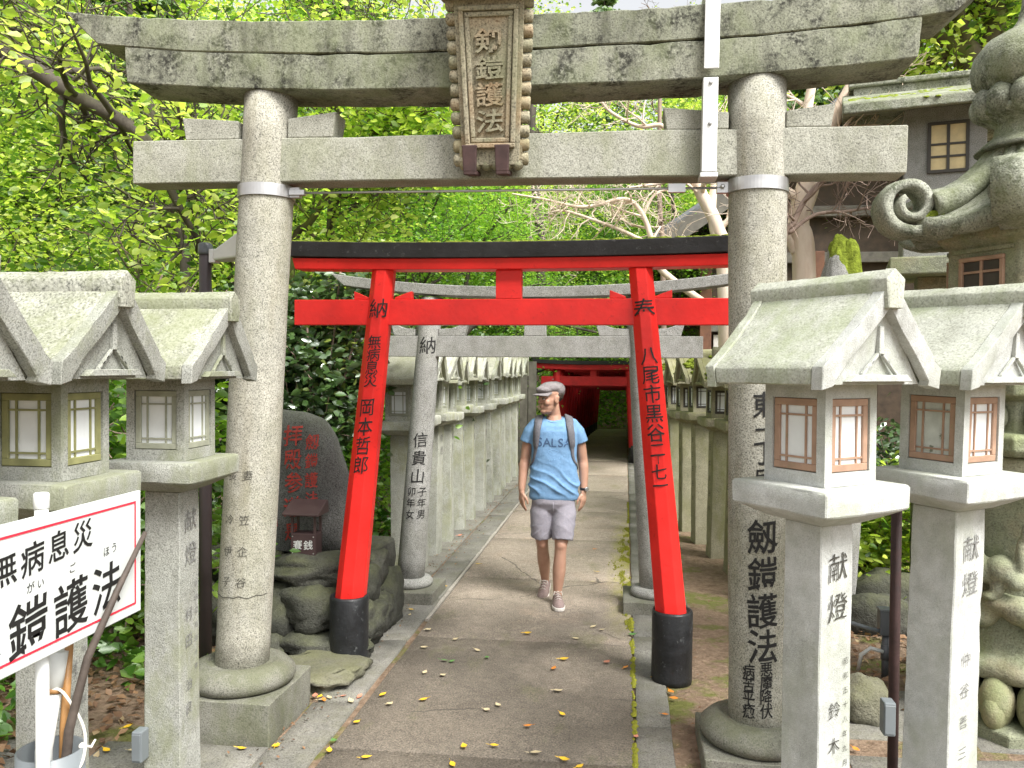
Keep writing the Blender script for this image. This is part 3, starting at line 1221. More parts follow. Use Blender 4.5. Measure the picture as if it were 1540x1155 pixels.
def lantern(name, label, st, rf, fr, pn, group=None, txt='', moss=False, pn2=None, shaft_half=.082, ink='groove_shade_faint', crest=True, sides=('x', '-y', '+y'), lean=0.0, chip=.010):
    t = thing(name, label, 'stone lantern', group=group)
    s = shaft_half
    ZS0, ZS1, ZE, ZR = 1.375, 1.465, 1.80, 2.17
    L, LR, G = .246, .278, .288
    # shaft
    m = MB()
    m.rings([[(-s * k, -s * k, z), (s * k, -s * k, z), (s * k, s * k, z), (-s * k, s * k, z)] for k, z in ((1.06, -.03), (1.0, .6), (.97, 1.33))], smooth=False)
    sh = m.build('shaft', st, t, bevel=.005, seg=1, wob=.003, chip=chip)
    if txt:
        fm = plane_map((s + .0005, 0, 0), (0, 1, 0), (0, 0, 1))
        lettering('groove_shade_character', txt, fm, ink, sh, lift=.0035, bold=-.004, wob=.04)  # flat glyphs, not cut in; their colour stands for shade in the grooves
    # slab with chamfered underside
    a, b = .205, .21
    m = MB()
    m.rings([[(-q, -r, z), (q, -r, z), (q, r, z), (-q, r, z)] for q, r, z in ((s + .015, s + .015, 1.33), (a - .015, b - .015, ZS0), (a, b, ZS0 + .006), (a, b, ZS1 - .006), (a - .01, b - .01, ZS1))], smooth=False)
    m.build('slab', st, t, bevel=.005, seg=1, wob=.004, chip=chip)
    # fire box with a sunk field on each side
    f = .128
    zb, zt = ZS1, ZE + .006
    m = MB()
    zw0, zw1, hw = ZS1 + .045, ZE - .045, .094
    m.box(-f + .024, f - .024, -f + .024, f - .024, zb, zt)
    for sx in (-1, 1):
        for sy in (-1, 1):
            m.box(min(sx * hw, sx * f), max(sx * hw, sx * f), min(sy * hw, sy * f), max(sy * hw, sy * f), zb, zt)
    for z0, z1 in ((zb, zw0), (zw1, zt)):
        for sx in (-1, 1):
            m.box(min(sx * (f - .026), sx * (f - .0003)), max(sx * (f - .026), sx * (f - .0003)), -hw, hw, z0, z1 - .0004)
            m.box(-hw, hw, min(sx * (f - .026), sx * (f - .0003)), max(sx * (f - .026), sx * (f - .0003)), z0, z1 - .0004)
    m.build('fire_box', st, t)
    # windows
    for sd in sides:
        R = {'x': 0, '-y': -PI / 2, '+y': PI / 2}[sd]
        mt = Matrix.Rotation(R, 4, 'Z')
        d = f - .006
        z0, z1, w_ = zw0 + .002, zw1 - .002, hw - .002
        fw = .024
        m = MB()
        m.box(d - .014, d, -w_, w_, z1 - fw, z1, mt)
        m.box(d - .014, d, -w_, w_, z0, z0 + fw, mt)
        m.box(d - .014, d - .0002, -w_, -w_ + fw, z0 + fw, z1 - fw, mt)
        m.box(d - .014, d - .0002, w_ - fw, w_, z0 + fw, z1 - fw, mt)
        win = m.build('window', fr, t, bevel=.002, seg=1)
        p = pn2 if (pn2 and sd != 'x') else pn
        MB().box(d - .013, d - .009, -w_ + fw - .002, w_ - fw + .002, z0 + fw - .002, z1 - fw + .002, mt).build('pane', p, win)
        m = MB()
        iw, ih = w_ - fw, (z1 - z0) - 2 * fw
        for sy in (-1, 1):
            m.box(d - .0085, d - .0035, sy * iw * .60 - .0035, sy * iw * .60 + .0035, z0 + fw, z1 - fw, mt)
        for k in (.10, .84):
            zz = z0 + fw + ih * k
            m.box(d - .0083, d - .003, -iw, iw, zz - .0033, zz + .0033, mt)
        m.build('lattice', fr, win)
    # roof
    H = ZR - ZE - .03

    def xe(z):
        return L + (LR - L) * (z - ZE) / (ZR - ZE)

    def outer(off=0.0):
        pts = [(G, ZE)] + [(G * q + .004 * (q == 1), ZE + .055 + (H - .055) * h / .95) for q, h in PROF]
        return pts
    half = outer()
    poly = half + [(-y, z) for y, z in reversed(half[:-1])]
    m = MB()
    r = [[(sx * (xe(z) - .04), y, z) for y, z in poly] for sx in (-1, 1)]
    m.rings(r, smooth=False)
    m.build('roof', rf, t, bevel=.005, seg=1, wob=.004, angle=.6, chip=chip)
    # barge boards
    for sx in (-1, 1):
        for sy in (-1, 1):
            inn = [(max(0, y - .058), z - .030) for y, z in half[1:]]
            inn[0] = (G - .060, ZE + .012)
            inn[-1] = (0, half[-1][1] - .105)
            otr = [(G + .002, ZE - .016)] + [(y + .003, z + .004) for y, z in half[1:]]
            # pair outer and inner points
            op = otr[:1] + otr[1:]
            ip = [(G - .058, ZE - .004)] + inn
            rings_ = []
            for (yo, zo), (yi, zi) in zip(op, ip):
                x1, x0 = xe(zo) + .004, xe(zo) - .042
                rings_.append([(sx * x0, sy * yo, zo), (sx * x1, sy * yo, zo), (sx * (x1 - .006), sy * yi, zi), (sx * x0, sy * yi, zi)])
            m = MB()
            m.rings(rings_, smooth=False)
            m.build('barge_board', rf if sx < 0 else st, t, bevel=.004, seg=1, angle=.7, chip=chip)
    m = MB()
    for sx in (1,):
        zz = [(G - .062, ZE + .003), (G * .6 - .055, ZE + .135), (0, ZR - .10)]
        tri = zz + [(-y, z) for y, z in reversed(zz[:-1])]
        m.rings([[(xe(z) - .0405, y, z) for y, z in tri], [(xe(z) - .034, y, z) for y, z in tri]], smooth=False)
    m.build('gable_panel', st, t)
    # gable relief
    if crest:
        x0 = xe(ZE + .1) - .032
        m = MB()
        m.prism([(-.155, ZE + .012), (.155, ZE + .012), (.155 - .03, ZE + .034), (-.155 + .03, ZE + .034)], x0 - .01, x0 + .022, axis='x')
        m.prism([(-.012, ZE + .10), (.012, ZE + .10), (.010, ZE + .19), (-.010, ZE + .19)], x0, x0 + .016, axis='x')
        for k in range(3):
            for sy in (-1, 1):
                yy = .012 + .02 * k
                zz = ZE + .105 - .018 * k
                m.prism([(sy * yy, zz), (sy * (yy + .035), zz - .030), (sy * (yy + .035), zz - .043), (sy * yy, zz - .013)], x0, x0 + .014, axis='x')
        m.build('crest', st, t, bevel=.002, seg=1)
    # ridge
    m = MB()
    rz = ZR - .045
    sec = [(-.040, rz - .055), (.040, rz - .055), (.044, rz + .015), (0, ZR + .002), (-.044, rz + .015)]
    m.prism(sec, -LR - .006, LR + .006, axis='x')
    for sx in (-1, 1):
        m.prism([(-.036, rz - .085), (.036, rz - .085), (.046, rz + .013), (0, ZR + .005), (-.046, rz + .013)], sx * (LR - .03) if sx > 0 else -LR - .012, LR + .012 if sx > 0 else -(LR - .03), axis='x')
    m.build('ridge', rf, t, bevel=.005, seg=1, wob=.003, chip=chip)
    if moss:
        rng = random.Random(moss)
        m = MB()
        for k in range(150):
            sy = rng.choice((-1, 1))
            q = rng.random()
            z = ZE + .055 + (H - .06) * (1 - q) * .97
            y = sy * G * q
            if noise.noise(Vector((rng.random() * 0 + q * 3, sy * 2.0, moss * 1.7))) + .45 * rng.random() < .05:
                continue
            m.ell(((rng.random() * 2 - 1) * (L - .03), y, z + .004), (.02 + .035 * rng.random(), .02 + .025 * rng.random(), .010 + .012 * rng.random()), None, 6, 4)
        tag(m.build('moss_cushion', 'moss', t), kind='stuff')
    return t


def name_col(seed, n, z0, z1, size):
    pool = '村田治作西川米安谷本吉次郎三宅清水新太平'
    r = random.Random(seed)
    return [(r.choice(pool), 0, z0 + (z1 - z0) * i / max(1, n - 1), size) for i in range(n)]


# --- left side, close
def near_left(label, x, y, sc, seed, rz=0.0):
    txt = [('献', 0, 1.20, .10), ('燈', 0, 1.06, .10)] + [('村', -.015, .80, .06), ('田', -.015, .69, .06), ('治', -.015, .50, .055), ('良', -.015, .40, .055)] + [(c, .045, .92 - .06 * i, .028) for i, c in enumerate('奉納昭和四十年')]
    o = lantern('stone_lantern', label, 'lantern_green', 'lantern_roof_green', 'frame_green' if seed else 'frame_grey', 'pane', None, txt, pn2='pane')
    o.location = (x, y, 0)
    o.rotation_euler = (0, 0, rz)
    o.scale = (sc, sc, sc)
    return o


near_left('moss streaked stone lantern next to the granite gate, above a bare shaft', -1.905, 3.30, .995, 0)
near_left('moss streaked stone lantern directly behind the white sign board', -1.955, 2.62, 1.0, 1)
near_left('moss stained stone lantern standing past the white sign post, away from the gate', -1.94, 1.98, 1.0, 2)

# --- right side, close
RA = -.914
txt_r = [('献', .0, 1.185, .10), ('燈', .0, 1.05, .10), ('鈴', -.01, .70, .06), ('木', -.01, .58, .06), ('一', -.01, .46, .055), ('夫', -.01, .34, .055)] + [(c, .045, .86 - .05 * i, .026) for i, c in enumerate('昭和五十八年九月')]
o = lantern('stone_lantern', 'pale stone lantern with reddish window frames hiding the inscribed granite pillar', 'lantern_pale', 'lantern_roof_pale', 'frame_wood', 'pane', None, txt_r, ink='crack_and_groove_shade')
o.location = (.667, 2.979, 0)
o.rotation_euler = (0, 0, RA)
txt_r2 = [('献', .0, 1.185, .10), ('燈', .0, 1.05, .10), ('仲', -.01, .76, .06), ('谷', -.01, .64, .06), ('善', -.01, .52, .055), ('三', -.01, .40, .055)]
o = lantern('stone_lantern', 'pale stone lantern with one blackened mossy window in front of the carved lantern', 'lantern_pale', 'lantern_roof_pale', 'frame_wood', 'pane', None, txt_r2, pn2='pane_dirty', shaft_half=.095)
o.location = (1.225, 3.42, 0)
o.rotation_euler = (math.radians(0), math.radians(1.2), RA)

# --- row along the path, left
GL = 'row of stone lanterns along the path, beyond the gates'
proto = lantern('stone_lantern', 'pale stone lantern in the long straight row beside the path', 'lantern_row', 'lantern_row_roof', 'frame_grey', 'pane', GL, [('献', 0, 1.2, .09), ('燈', 0, 1.07, .09)], sides=('x', '-y'), shaft_half=.10, chip=.012)
YL = [7.05, 7.42] + [8.02 + .655 * k for k in range(10)]
rng = random.Random(12)
for k, y in enumerate(YL):
    o = proto if k == 0 else copy_tree(proto)
    o.location = (-1.91 + .035 * rng.random(), y + rng.uniform(-.03, .03), 0)
    o.rotation_euler = (math.radians(rng.uniform(-1.3, 1.3)), math.radians(rng.uniform(-1.2, 1.2)), math.radians(rng.uniform(-4, 4)))
    s = .93 + .035 * rng.random()
    o.scale = (s, s, s)
    o['label'] = 'pale stone lantern in the long straight row beside the path'
proto['label'] = 'pale stone lantern at the head of the row, behind the inscribed gate pillar'
del proto['group']

# --- mossy row, right
GR = 'mossy stone lanterns opposite the long row'
pm = [lantern('stone_lantern', 'brownish stone lantern with moss covered roof behind the vermilion gate', 'lantern_mossy', 'lantern_mossy', 'frame_dark', 'pane', GR, name_col(k, 5, 1.15, .5, .07), moss=k + 1, sides=('x', '-y', '+y'), shaft_half=.105, ink='crack_and_groove_shade') for k in range(2)]
for k in range(6):
    o = pm[k] if k < 2 else copy_tree(pm[k % 2])
    o.location = (1.03 - .095 * k, 7.75 + .66 * k, 0)
    o.rotation_euler = (math.radians(rng.uniform(-1, 1)), math.radians(rng.uniform(-1, 1)), PI + math.radians(9 + rng.uniform(-2, 2)))
    s = .93 + .02 * rng.random()
    o.scale = (s, s, s)
# ---------------------------------------------------------------- stones, boxes, sign


def rock(name, c, r, mat, parent=None, seed=0, rough=.22, nu=18, nv=12, flat=None, power=1.0, rot=0.0):
    rr = []
    off = Vector((seed * 3.7, seed * 1.3, seed * 2.9))
    for i in range(nv + 1):
        a = -PI / 2 + PI * i / nv
        a = max(-PI / 2 + .12, min(PI / 2 - .12, a))
        ring = []
        for j in range(nu):
            b = 2 * PI * j / nu
            d = Vector((math.cos(a) * math.cos(b), math.cos(a) * math.sin(b), math.sin(a)))
            # squarish boulder
            k = 1.0 / (abs(d.x) ** 3 + abs(d.y) ** 3 + abs(d.z) ** 3) ** (1 / 3)
            p = d * (k * .6 + .4)
            p *= 1 + rough * noise.noise(d * 1.7 + off) + rough * .5 * noise.noise(d * 4.3 + off) + .35 * rough * (noise.voronoi(d * 2.1 + off)[0][1] - noise.voronoi(d * 2.1 + off)[0][0])
            ring.append((p.x * r[0], p.y * r[1], p.z * r[2] if flat is None else min(p.z, flat) * r[2]))
        rr.append(ring)
    m = MB()
    m.rings(rr, smooth=True)
    return m.build(name, mat, parent, c, (0, 0, rot))


def boulder():
    t = thing('inscribed_stone', 'dark upright boulder with faded red inscription on the rubble base', 'boulder', (-2.31, 5.60, .57))
    # outline as (x, z), local
    out = [(-.50, .0), (-.50, .35), (-.45, .70), (-.30, .93), (-.10, .965), (.10, .945), (.20, .90), (.30, .77), (.36, .60), (.41, .38), (.455, .15), (.46, .0)]
    rr = []
    fr = [1.0, .985, .93, .80, .6, .3]
    rings = []
    n = len(out)
    dep = [-.04, -.10, -.135, -.155, -.165, -.168]
    pts = []
    # resample outline finely
    O = []
    for (a, b) in zip(out[:-1], out[1:]):
        for k in range(4):
            O.append((a[0] + (b[0] - a[0]) * k / 4, a[1] + (b[1] - a[1]) * k / 4))
    O.append(out[-1])
    O = [O[0]] + [((O[i - 1][0] + 2 * O[i][0] + O[i + 1][0]) / 4, (O[i - 1][1] + 2 * O[i][1] + O[i + 1][1]) / 4) for i in range(1, len(O) - 1)] + [O[-1]]
    cx, cz = -.02, .35
    lay = [(.3, .168), (.6, .165), (.8, .15), (.93, .12), (.985, .08), (1, .02), (1, -.04), (.985, -.09), (.93, -.12), (.8, -.14), (.5, -.15), (.2, -.152)]
    for f, y in lay:
        ring = []
        for (x, z) in O:
            zz = cz + (z - cz) * f
            if z <= 0.001:
                zz = 0
            p = Vector((cx + (x - cx) * f, y, max(0, zz)))
            d = noise.noise_vector(p * 3.1) * .03 + noise.noise_vector(p * 9) * .008
            p += Vector((d.x, d.y, d.z if p.z > .02 else 0))
            ring.append(p)
        rings.append(ring)
    m = MB()
    m.rings(rings, smooth=True)
    b = m.build('boulder_body', 'boulder', t, fix=True)
    fm = bvh_map(b.data, lambda u, v: Vector((u, -1.5, v)), (0, 1, 0))
    it = [('拝', .05, .80, .15, .9), ('殿', .055, .64, .15, .9), ('参', .065, .48, .15, .9), ('道', .055, .31, .15, .9), ('是', .05, .14, .13, .9)] + col_items('劔鎧護法', .19, .76, .37, .11, .85) + col_items('奉納', -.09, .40, .2, .07)
    lettering('red_character', it, fm, 'ink_red', b, bold=.012, lift=.006, wob=.05, slant=.08)
    return t


boulder()


def rubble_wall():
    t = thing('rubble_base', 'dark mossy rubble stone base carrying the inscribed boulder', 'stone wall', (0, 0, 0))
    rng = random.Random(5)
    S = [((-2.02, 5.33, .50), (.30, .24, .10)), ((-2.50, 5.35, .48), (.22, .22, .11)), ((-2.30, 5.22, .22), (.20, .20, .20)), ((-1.95, 5.20, .27), (.24, .20, .15)),
         ((-1.90, 5.12, .06), (.30, .20, .10)), ((-2.28, 5.10, .03), (.16, .2, .12)), ((-2.62, 5.25, .2), (.2, .2, .24)), ((-1.74, 5.42, .36), (.10, .20, .15)), ((-1.70, 5.34, .14), (.12, .20, .15)),
         ((-1.78, 5.66, .42), (.12, .2, .14)), ((-1.74, 5.85, .15), (.14, .2, .25)), ((-2.75, 5.4, .5), (.2, .2, .1)), ((-1.70, 5.64, .12), (.10, .16, .14))]
    for k, (c, r) in enumerate(S):
        rock('stone', c, r, 'rubble', t, k + 1, .30, 28, 18)
    MB().box(-2.8, -1.74, 5.3, 6.2, -.05, .545).build('core', 'rubble', t, wob=.03, sub=4, wscale=5, bevel=.03)
    rock('flat_stone', (-1.78, 4.72, .02), (.24, .27, .10), 'flat_rock', None, 21, .35, 40, 20, .62)
    o = bpy.data.objects['flat_stone']
    tag(o, 'low flat mossy rock at the foot of the vermilion pillar by the boulder', 'rock')


rubble_wall()


def offering_box():
    t = thing('offering_box', 'small brown metal offering box with roof standing before the inscribed boulder', 'offering box', (-2.10, 5.30, .590))
    w = .085
    MB().box(-w, w, -.06, .06, .0, .15).build('box', 'brown_metal', t, bevel=.004)
    for sx in (-1, 1):
        for y in (-.05, .05):
            MB().box(sx * .078 - .007, sx * .078 + .007, y - .007, y + .007, .15, .275).build('post', 'brown_metal', t)
    m = MB()
    m.prism([(-.115, .275), (.085, .275), (.085, .285), (.075, .355), (.06, .362), (-.115, .290)], -.125, .125, axis='x')
    m.build('roof', 'brown_metal', t, bevel=.004)
    fm = plane_map((0, -.06, .075), (1, 0, 0), (0, 0, 1))
    lettering('painted_character', [('賽', -.036, .0, .065), ('銭', .036, .0, .065)], fm, 'white_paint', t, bold=.008, wob=.015)
    for sx in (-1, 1):
        for z in (.02, .13):
            MB().lathe([(.005, 0), (.004, .004)], 8).build('rivet', 'steel', t, (sx * .072, -.0605, z), (PI / 2, 0, 0))


offering_box()


def notice_sign():
    # board parallel to the path, facing it
    X = -1.455
    y0, y1, z0, z1 = .95, 2.335, 1.105, 1.470
    t = thing('notice_sign', 'white notice board with red border line and black brush lettering on a white post', 'sign', (X, 1.66, 0))
    yo = 1.66
    tilt = math.radians(-1.0)
    MB().box(-.006, .006, y0 - yo, y1 - yo, z0, z1).build('board', 'sign_white', t, bevel=.003)
    bd = t.children[0]
    m = MB()
    e, bw, x = .028, .006, .0065
    a, b, c, d = y0 - yo + e, y1 - yo - e, z0 + e, z1 - e
    m.box(x, x + .001, a, b, c, c + bw).box(x, x + .001, a, b, d - bw, d).box(x, x + .001, b - bw, b, c + bw, d - bw).box(x, x + .001, a, a + bw, c + bw, d - bw)
    m.build('border_line', 'sign_red', bd)
    fm = plane_map((x, 0, 0), (0, 1, 0), (0, 0, 1))
    Y = lambda v: v - yo
    big = [('法', Y(2.165), 1.222, .138), ('護', Y(2.015), 1.212, .142), ('鎧', Y(1.855), 1.205, .143), ('剱', Y(1.69), 1.20, .143)]
    mid = [('災', Y(2.062), 1.388, .084), ('息', Y(1.965), 1.380, .084), ('病', Y(1.870), 1.370, .086), ('無', Y(1.775), 1.363, .086)]
    sm = [('う', Y(2.20), 1.326, .030), ('ほ', Y(2.165), 1.322, .030), ('ご', Y(2.02), 1.310, .028), ('い', Y(1.898), 1.301, .027), ('が', Y(1.862), 1.299, .029)]
    lettering('painted_character', big, fm, 'ink', bd, bold=.012, slant=.10, wob=.02, lift=.001)
    lettering('painted_character', mid, fm, 'ink', bd, bold=.012, slant=.10, wob=.02, lift=.001)
    lettering('painted_character', sm, fm, 'ink', bd, bold=.0, slant=.05, wob=.02, lift=.001)
    MB().tube([(-.030, Y(1.95), 0), (-.030, Y(1.95), 1.50)], .0165, 20).build('post', 'white_paint', t)
    MB().lathe([(.0175, 1.478), (.019, 1.48), (.019, 1.515), (.016, 1.519)], 20, (-.030, Y(1.95))).build('post_cap', 'white_paint', t)
    m = MB()
    m.tube([(-.03, Y(1.95), .70), (.02, Y(1.93), .68), (.03, Y(1.80), .62), (.03, Y(1.7), .55), (.03, Y(1.65), .0)], .0165, 14)
    m.build('brace', 'white_paint', t)


notice_sign()


def sticks():
    base = Vector((-1.545, 2.06, 0))
    t = thing('stick_holder', 'open grey plastic pipe used as holder for walking sticks', 'holder', base)
    m = MB()
    m.lathe([(.085, 0), (.085, .80), (.079, .80), (.079, .02)], 32)
    m.build('pipe', 'grey_plastic', t)
    tag(link('walking_stick', MB().tube([Vector((.02, -.02, .1)), Vector((.035, -.01, .6)), xp(104, 1100, -1.495) - base, xp(132, 990, -1.445) - base, xp(176, 890, -1.425) - base, xp(218, 800, -1.412) - base], [.014, .014, .013, .011, .0095, .007], 9).mesh('walking_stick', wob=.004, wscale=9), 'stick_dark', None, base), 'dark crooked wooden stick leaning up across the sign board', 'walking stick')
    b2 = thing('walking_stick', 'white painted bamboo stick standing in the grey pipe', 'walking stick', base)
    MB().tube([(-.02, -.03, .05), (-.012, -.01, .80), (.0, .012, .955)], .022, 14).build('shaft', 'white_paint', b2)
    MB().tube([(-.0, .012, .955), (.008, .027, 1.06)], [.0235, .0235], 14).build('grip', 'white_paint', b2)
    MB().lathe([(.026, -.006), (.026, .006)], 14).build('ring', 'stick_bamboo', b2, (0, .012, .958), (-.15, .08, 0))
    tag(link('walking_stick', MB().tube([(.02, .0, .1), (.02, .03, .85), (.022, .055, 1.13)], [.012, .012, .011], 10).mesh('walking_stick', wob=.003, wscale=14), 'stick_bamboo', None, base), 'thin brown bamboo stick behind the white one in the pipe', 'walking stick')
    m = MB()
    import_pts = [(.03, -.06, .77), (.06, -.03, .74), (.085, .01, .76), (.08, .03, .84), (.05, .01, .93), (.02, .0, .965), (.0, -.015, .94), (.01, -.04, .84), (.02, -.07, .78), (.05, -.08, .765)]
    pts = []
    P = [Vector(p) for p in import_pts]
    for i in range(len(P) - 1):
        a, b, c, d = P[max(i - 1, 0)], P[i], P[i + 1], P[min(i + 2, len(P) - 1)]
        for k in range(6):
            s = k / 6
            pts.append(.5 * ((2 * b) + (c - a) * s + (2 * a - 5 * b + 4 * c - d) * s * s + (3 * b - a - 3 * c + d) * s ** 3))
    m.tube(pts, .0042, 8)
    m.ell((.075, .03, .80), (.010, .013, .009))
    m.tube([(.075, .03, .80), (.082, .055, .785), (.085, .07, .80)], [.0042, .0042, .003], 8)
    tag(m.build('rope', 'rope', None, base), 'white cord looped round the sticks and the grey pipe', 'rope')


sticks()


def small_fittings():
    # brown lamp pole by the front gate
    p = yp(309, 700, 4.62)
    t = thing('lamp_pole', 'brown metal pole carrying a small floodlight beside the granite pillar', 'lamp pole', (p.x, p.y, 0))
    MB().tube([(0, 0, 0), (0, 0, 2.53)], .036, 18).build('pole', 'pole_brown', t)
    MB().lathe([(.040, 2.50), (.042, 2.51), (.042, 2.56), (.03, 2.57)], 18).build('cap', 'dark_plastic', t)
    MB().box(.035, .075, -.03, .03, 2.45, 2.53).build('bracket', 'zinc', t, bevel=.004)
    m = MB()
    m.rings([[(.07, -.05, 2.46), (.07, .05, 2.46), (.07, .05, 2.52), (.07, -.05, 2.52)], [(.26, -.11, 2.47), (.26, .11, 2.47), (.26, .11, 2.62), (.26, -.11, 2.62)]], smooth=False)
    m.build('floodlight', 'zinc', t, bevel=.012)
    # junction post right
    q = gp(1331, 1016)
    t = thing('cable_post', 'short grey cable post with square terminal box and curved conduit', 'cable post', (q.x, q.y, 0))
    MB().tube([(0, 0, -.02), (0, 0, .26)], .022, 14).build('tube', 'dark_plastic', t)
    MB().lathe([(.027, .10), (.027, .19)], 14).build('sleeve', 'dark_plastic', t)
    MB().box(-.042, .042, -.035, .035, .25, .40).build('terminal_box', 'dark_plastic', t, bevel=.006)
    MB().box(-.046, .046, -.039, .039, .40, .412).build('lid', 'grey_plastic', t, bevel=.003)
    MB().tube([(-.04, 0, .27), (-.14, .02, .29), (-.30, .05, .33), (-.6, .1, .36)], .012, 10).build('conduit', 'grey_plastic', t)
    MB().tube([(-.02, -.02, .15), (-.09, -.02, .17), (-.14, 0, .12), (-.15, .02, .02)], .012, 10).build('conduit', 'white_paint', t)
    # brown pole behind second right lantern
    p = yp(1348, 800, 3.75)
    t = thing('pole', 'dark brown metal pole close beside a pale lantern shaft', 'pole', (p.x, p.y, 0))
    MB().tube([(0, 0, -.02), (0, 0, 1.36)], .022, 14).build('tube', 'rust_brown', t)
    MB().lathe([(.026, 1.34), (.026, 1.37), (.015, 1.375)], 14).build('cap', 'rust_brown', t)
    # small grey boxes on the lantern shafts
    for nm, lab, px, py, y, s in (('junction_box', 'small grey box at the foot of the lantern shaft by the front gate', 211, 1120, 3.18, 1), ('junction_box', 'pale grey box on the side of the blackened window lantern', 1335, 1078, 3.33, 1)):
        p = yp(px, py, y)
        o = thing(nm, lab, 'box', p)
        MB().box(-.022, .022, -.03, .03, -.065, .065).build('housing', 'grey_plastic', o, bevel=.006)
        MB().box(-.019, .019, -.033, -.0301, -.055, .055).build('cover', 'grey_plastic', o, bevel=.002, seg=1)


small_fittings()
# ---------------------------------------------------------------- carved lantern, hall, building


def carved_lantern():
    C = Vector((2.12, 4.78, 0))
    t = thing('carved_lantern', 'huge mossy carved stone lantern with curled roof corners and onion finial', 'stone lantern', C)
    A0 = math.radians(182)          # one corner points to the camera's left
    # base and lotus
    m = MB()
    m.lathe([(.50, -.03), (.50, .05), (.47, .06), (.40, .07)], 6, smooth=False, a0=A0)
    m.build('base', 'carved_low', t, bevel=.01)
    for k in range(14):
        a = 2 * PI * k / 14
        m = MB()
        c = Vector((math.cos(a) * .37, math.sin(a) * .37, .17))
        m.ell(c, (.10, .085, .135), Matrix.Rotation(a, 3, 'Z'))
        m.ell(c + Vector((math.cos(a) * .035, math.sin(a) * .035, -.04)), (.085, .062, .10), Matrix.Rotation(a, 3, 'Z'))
        m.build('petal', 'carved_low', t, wob=.006, wscale=8)
    m = MB()
    m.lathe([(.36, .26), (.40, .28), (.415, .32), (.40, .36), (.35, .385), (.33, .39), (.31, .42), (.295, .60), (.29, .85), (.30, 1.10), (.33, 1.22), (.38, 1.27), (.44, 1.30), (.46, 1.33), (.46, 1.40), (.44, 1.42)], 40)
    m.build('stem', 'carved_low', t, wob=.012, wscale=5)
    # rock band and carved animals round the stem
    m = MB()
    for k in range(22):
        a = 2 * PI * k / 22
        m.ell((math.cos(a) * .31, math.sin(a) * .31, .63 + .05 * math.sin(k * 2.3)), (.085, .085, .07 + .02 * math.sin(k * 1.7)))
    me = remesh(m.mesh('rock_band'), .02, 2)
    link('rock_band', me, 'carved_low', t)
    for k in range(3):
        a = math.radians(222) + k * 2 * PI / 3
        m = MB()
        P = lambda u, v, w: (math.cos(a) * (.31 + w) - math.sin(a) * u, math.sin(a) * (.31 + w) + math.cos(a) * u, v)
        for (u, v, w, r) in ((.06, .84, .03, (.075, .075, .075)), (-.02, .82, .03, (.075, .075, .07)), (-.07, .88, .04, (.05, .05, .06)), (-.085, .97, .05, (.04, .04, .065)), (-.08, 1.055, .06, (.035, .035, .045)), (-.095, 1.10, .05, (.014, .014, .05)), (-.065, 1.11, .05, (.013, .013, .05)), (.13, .79, .03, (.05, .05, .05)), (-.11, .76, .05, (.028, .028, .07)), (-.15, .71, .06, (.045, .045, .025)), (.05, .74, .05, (.035, .035, .05)), (.02, .70, .06, (.045, .045, .025)), (.15, .92, .02, (.03, .03, .11)), (.17, 1.04, .02, (.025, .025, .06))):
            m.ell(P(u, v, w), r)
        me = remesh(m.mesh('carved_animal'), .011, 3)
        link('carved_animal', me, 'carved_low', t)
    # platform with railing panel and cloud scrolls
    m = MB()
    m.lathe([(.44, 1.42), (.52, 1.43), (.55, 1.46), (.55, 1.52), (.53, 1.54), (.47, 1.545), (.46, 1.70), (.50, 1.71), (.56, 1.73), (.57, 1.79), (.53, 1.82), (.40, 1.83)], 6, smooth=False, a0=A0)
    m.build('platform', 'carved_low', t, bevel=.008)
    for k in range(18):
        a = A0 + 2 * PI * (k + .5) / 18
        m = MB()
        m.ell((math.cos(a) * .465, math.sin(a) * .465, 1.62), (.06, .05, .07), Matrix.Rotation(a, 3, 'Z'))
        m.build('boss', 'carved_low', t)
    for k in range(18):
        a = A0 + 2 * PI * k / 18
        m = MB()
        m.tube([(math.cos(a + q * .05) * (.50 - .01 * q), math.sin(a + q * .05) * (.50 - .01 * q), 1.86 + .03 * math.sin(q * 1.5)) for q in range(5)], [.03, .045, .05, .045, .025], 8)
        m.build('cloud_scroll', 'carved_old', t)
    # fire box, hexagonal, with windows
    m = MB()
    m.lathe([(.40, 1.83), (.40, 2.50), (.46, 2.53), (.47, 2.60)], 6, smooth=False, a0=A0)
    m.build('fire_box', 'carved_low', t, bevel=.01)
    ap = .40 * math.cos(PI / 6)
    for k in range(6):
        a = A0 + PI / 6 + k * PI / 3
        mt = Matrix.Rotation(a, 4, 'Z')
        m = MB()
        z0, z1, w_ = 2.12, 2.44, .125
        f = .022
        m.box(ap, ap + .02, -w_, w_, z1 - f, z1, mt).box(ap, ap + .02, -w_, w_, z0, z0 + f, mt).box(ap, ap + .0195, -w_, -w_ + f, z0 + f, z1 - f, mt).box(ap, ap + .0195, w_ - f, w_, z0 + f, z1 - f, mt)
        win = m.build('window', 'frame_wood', t, bevel=.003, seg=1)
        MB().box(ap + .001, ap + .004, -w_ + f, w_ - f, z0 + f, z1 - f, mt).build('pane', 'frame_dark', win)
        m = MB()
        m.box(ap + .004, ap + .014, -.007, .007, z0 + f, z1 - f, mt).box(ap + .0042, ap + .0138, -w_ + f, w_ - f, 2.355, 2.367, mt)
        m.build('lattice', 'frame_wood', win)
        m = MB()
        m.box(ap + .001, ap + .012, -.17, .17, 2.465, 2.485, mt)
        m.build('moulding', 'carved_low', t)
    # roof: six hollow slopes swept up to the corners
    NU, NV = 96, 14
    rr = []

    def rad(a):
        k = ((a - A0) / (PI / 3)) % 1.0
        d = abs(k - .5) * 2          # 1 at corner
        ap_ = math.cos(PI / 6) / math.cos((k - .5) * PI / 3)
        return ap_, d
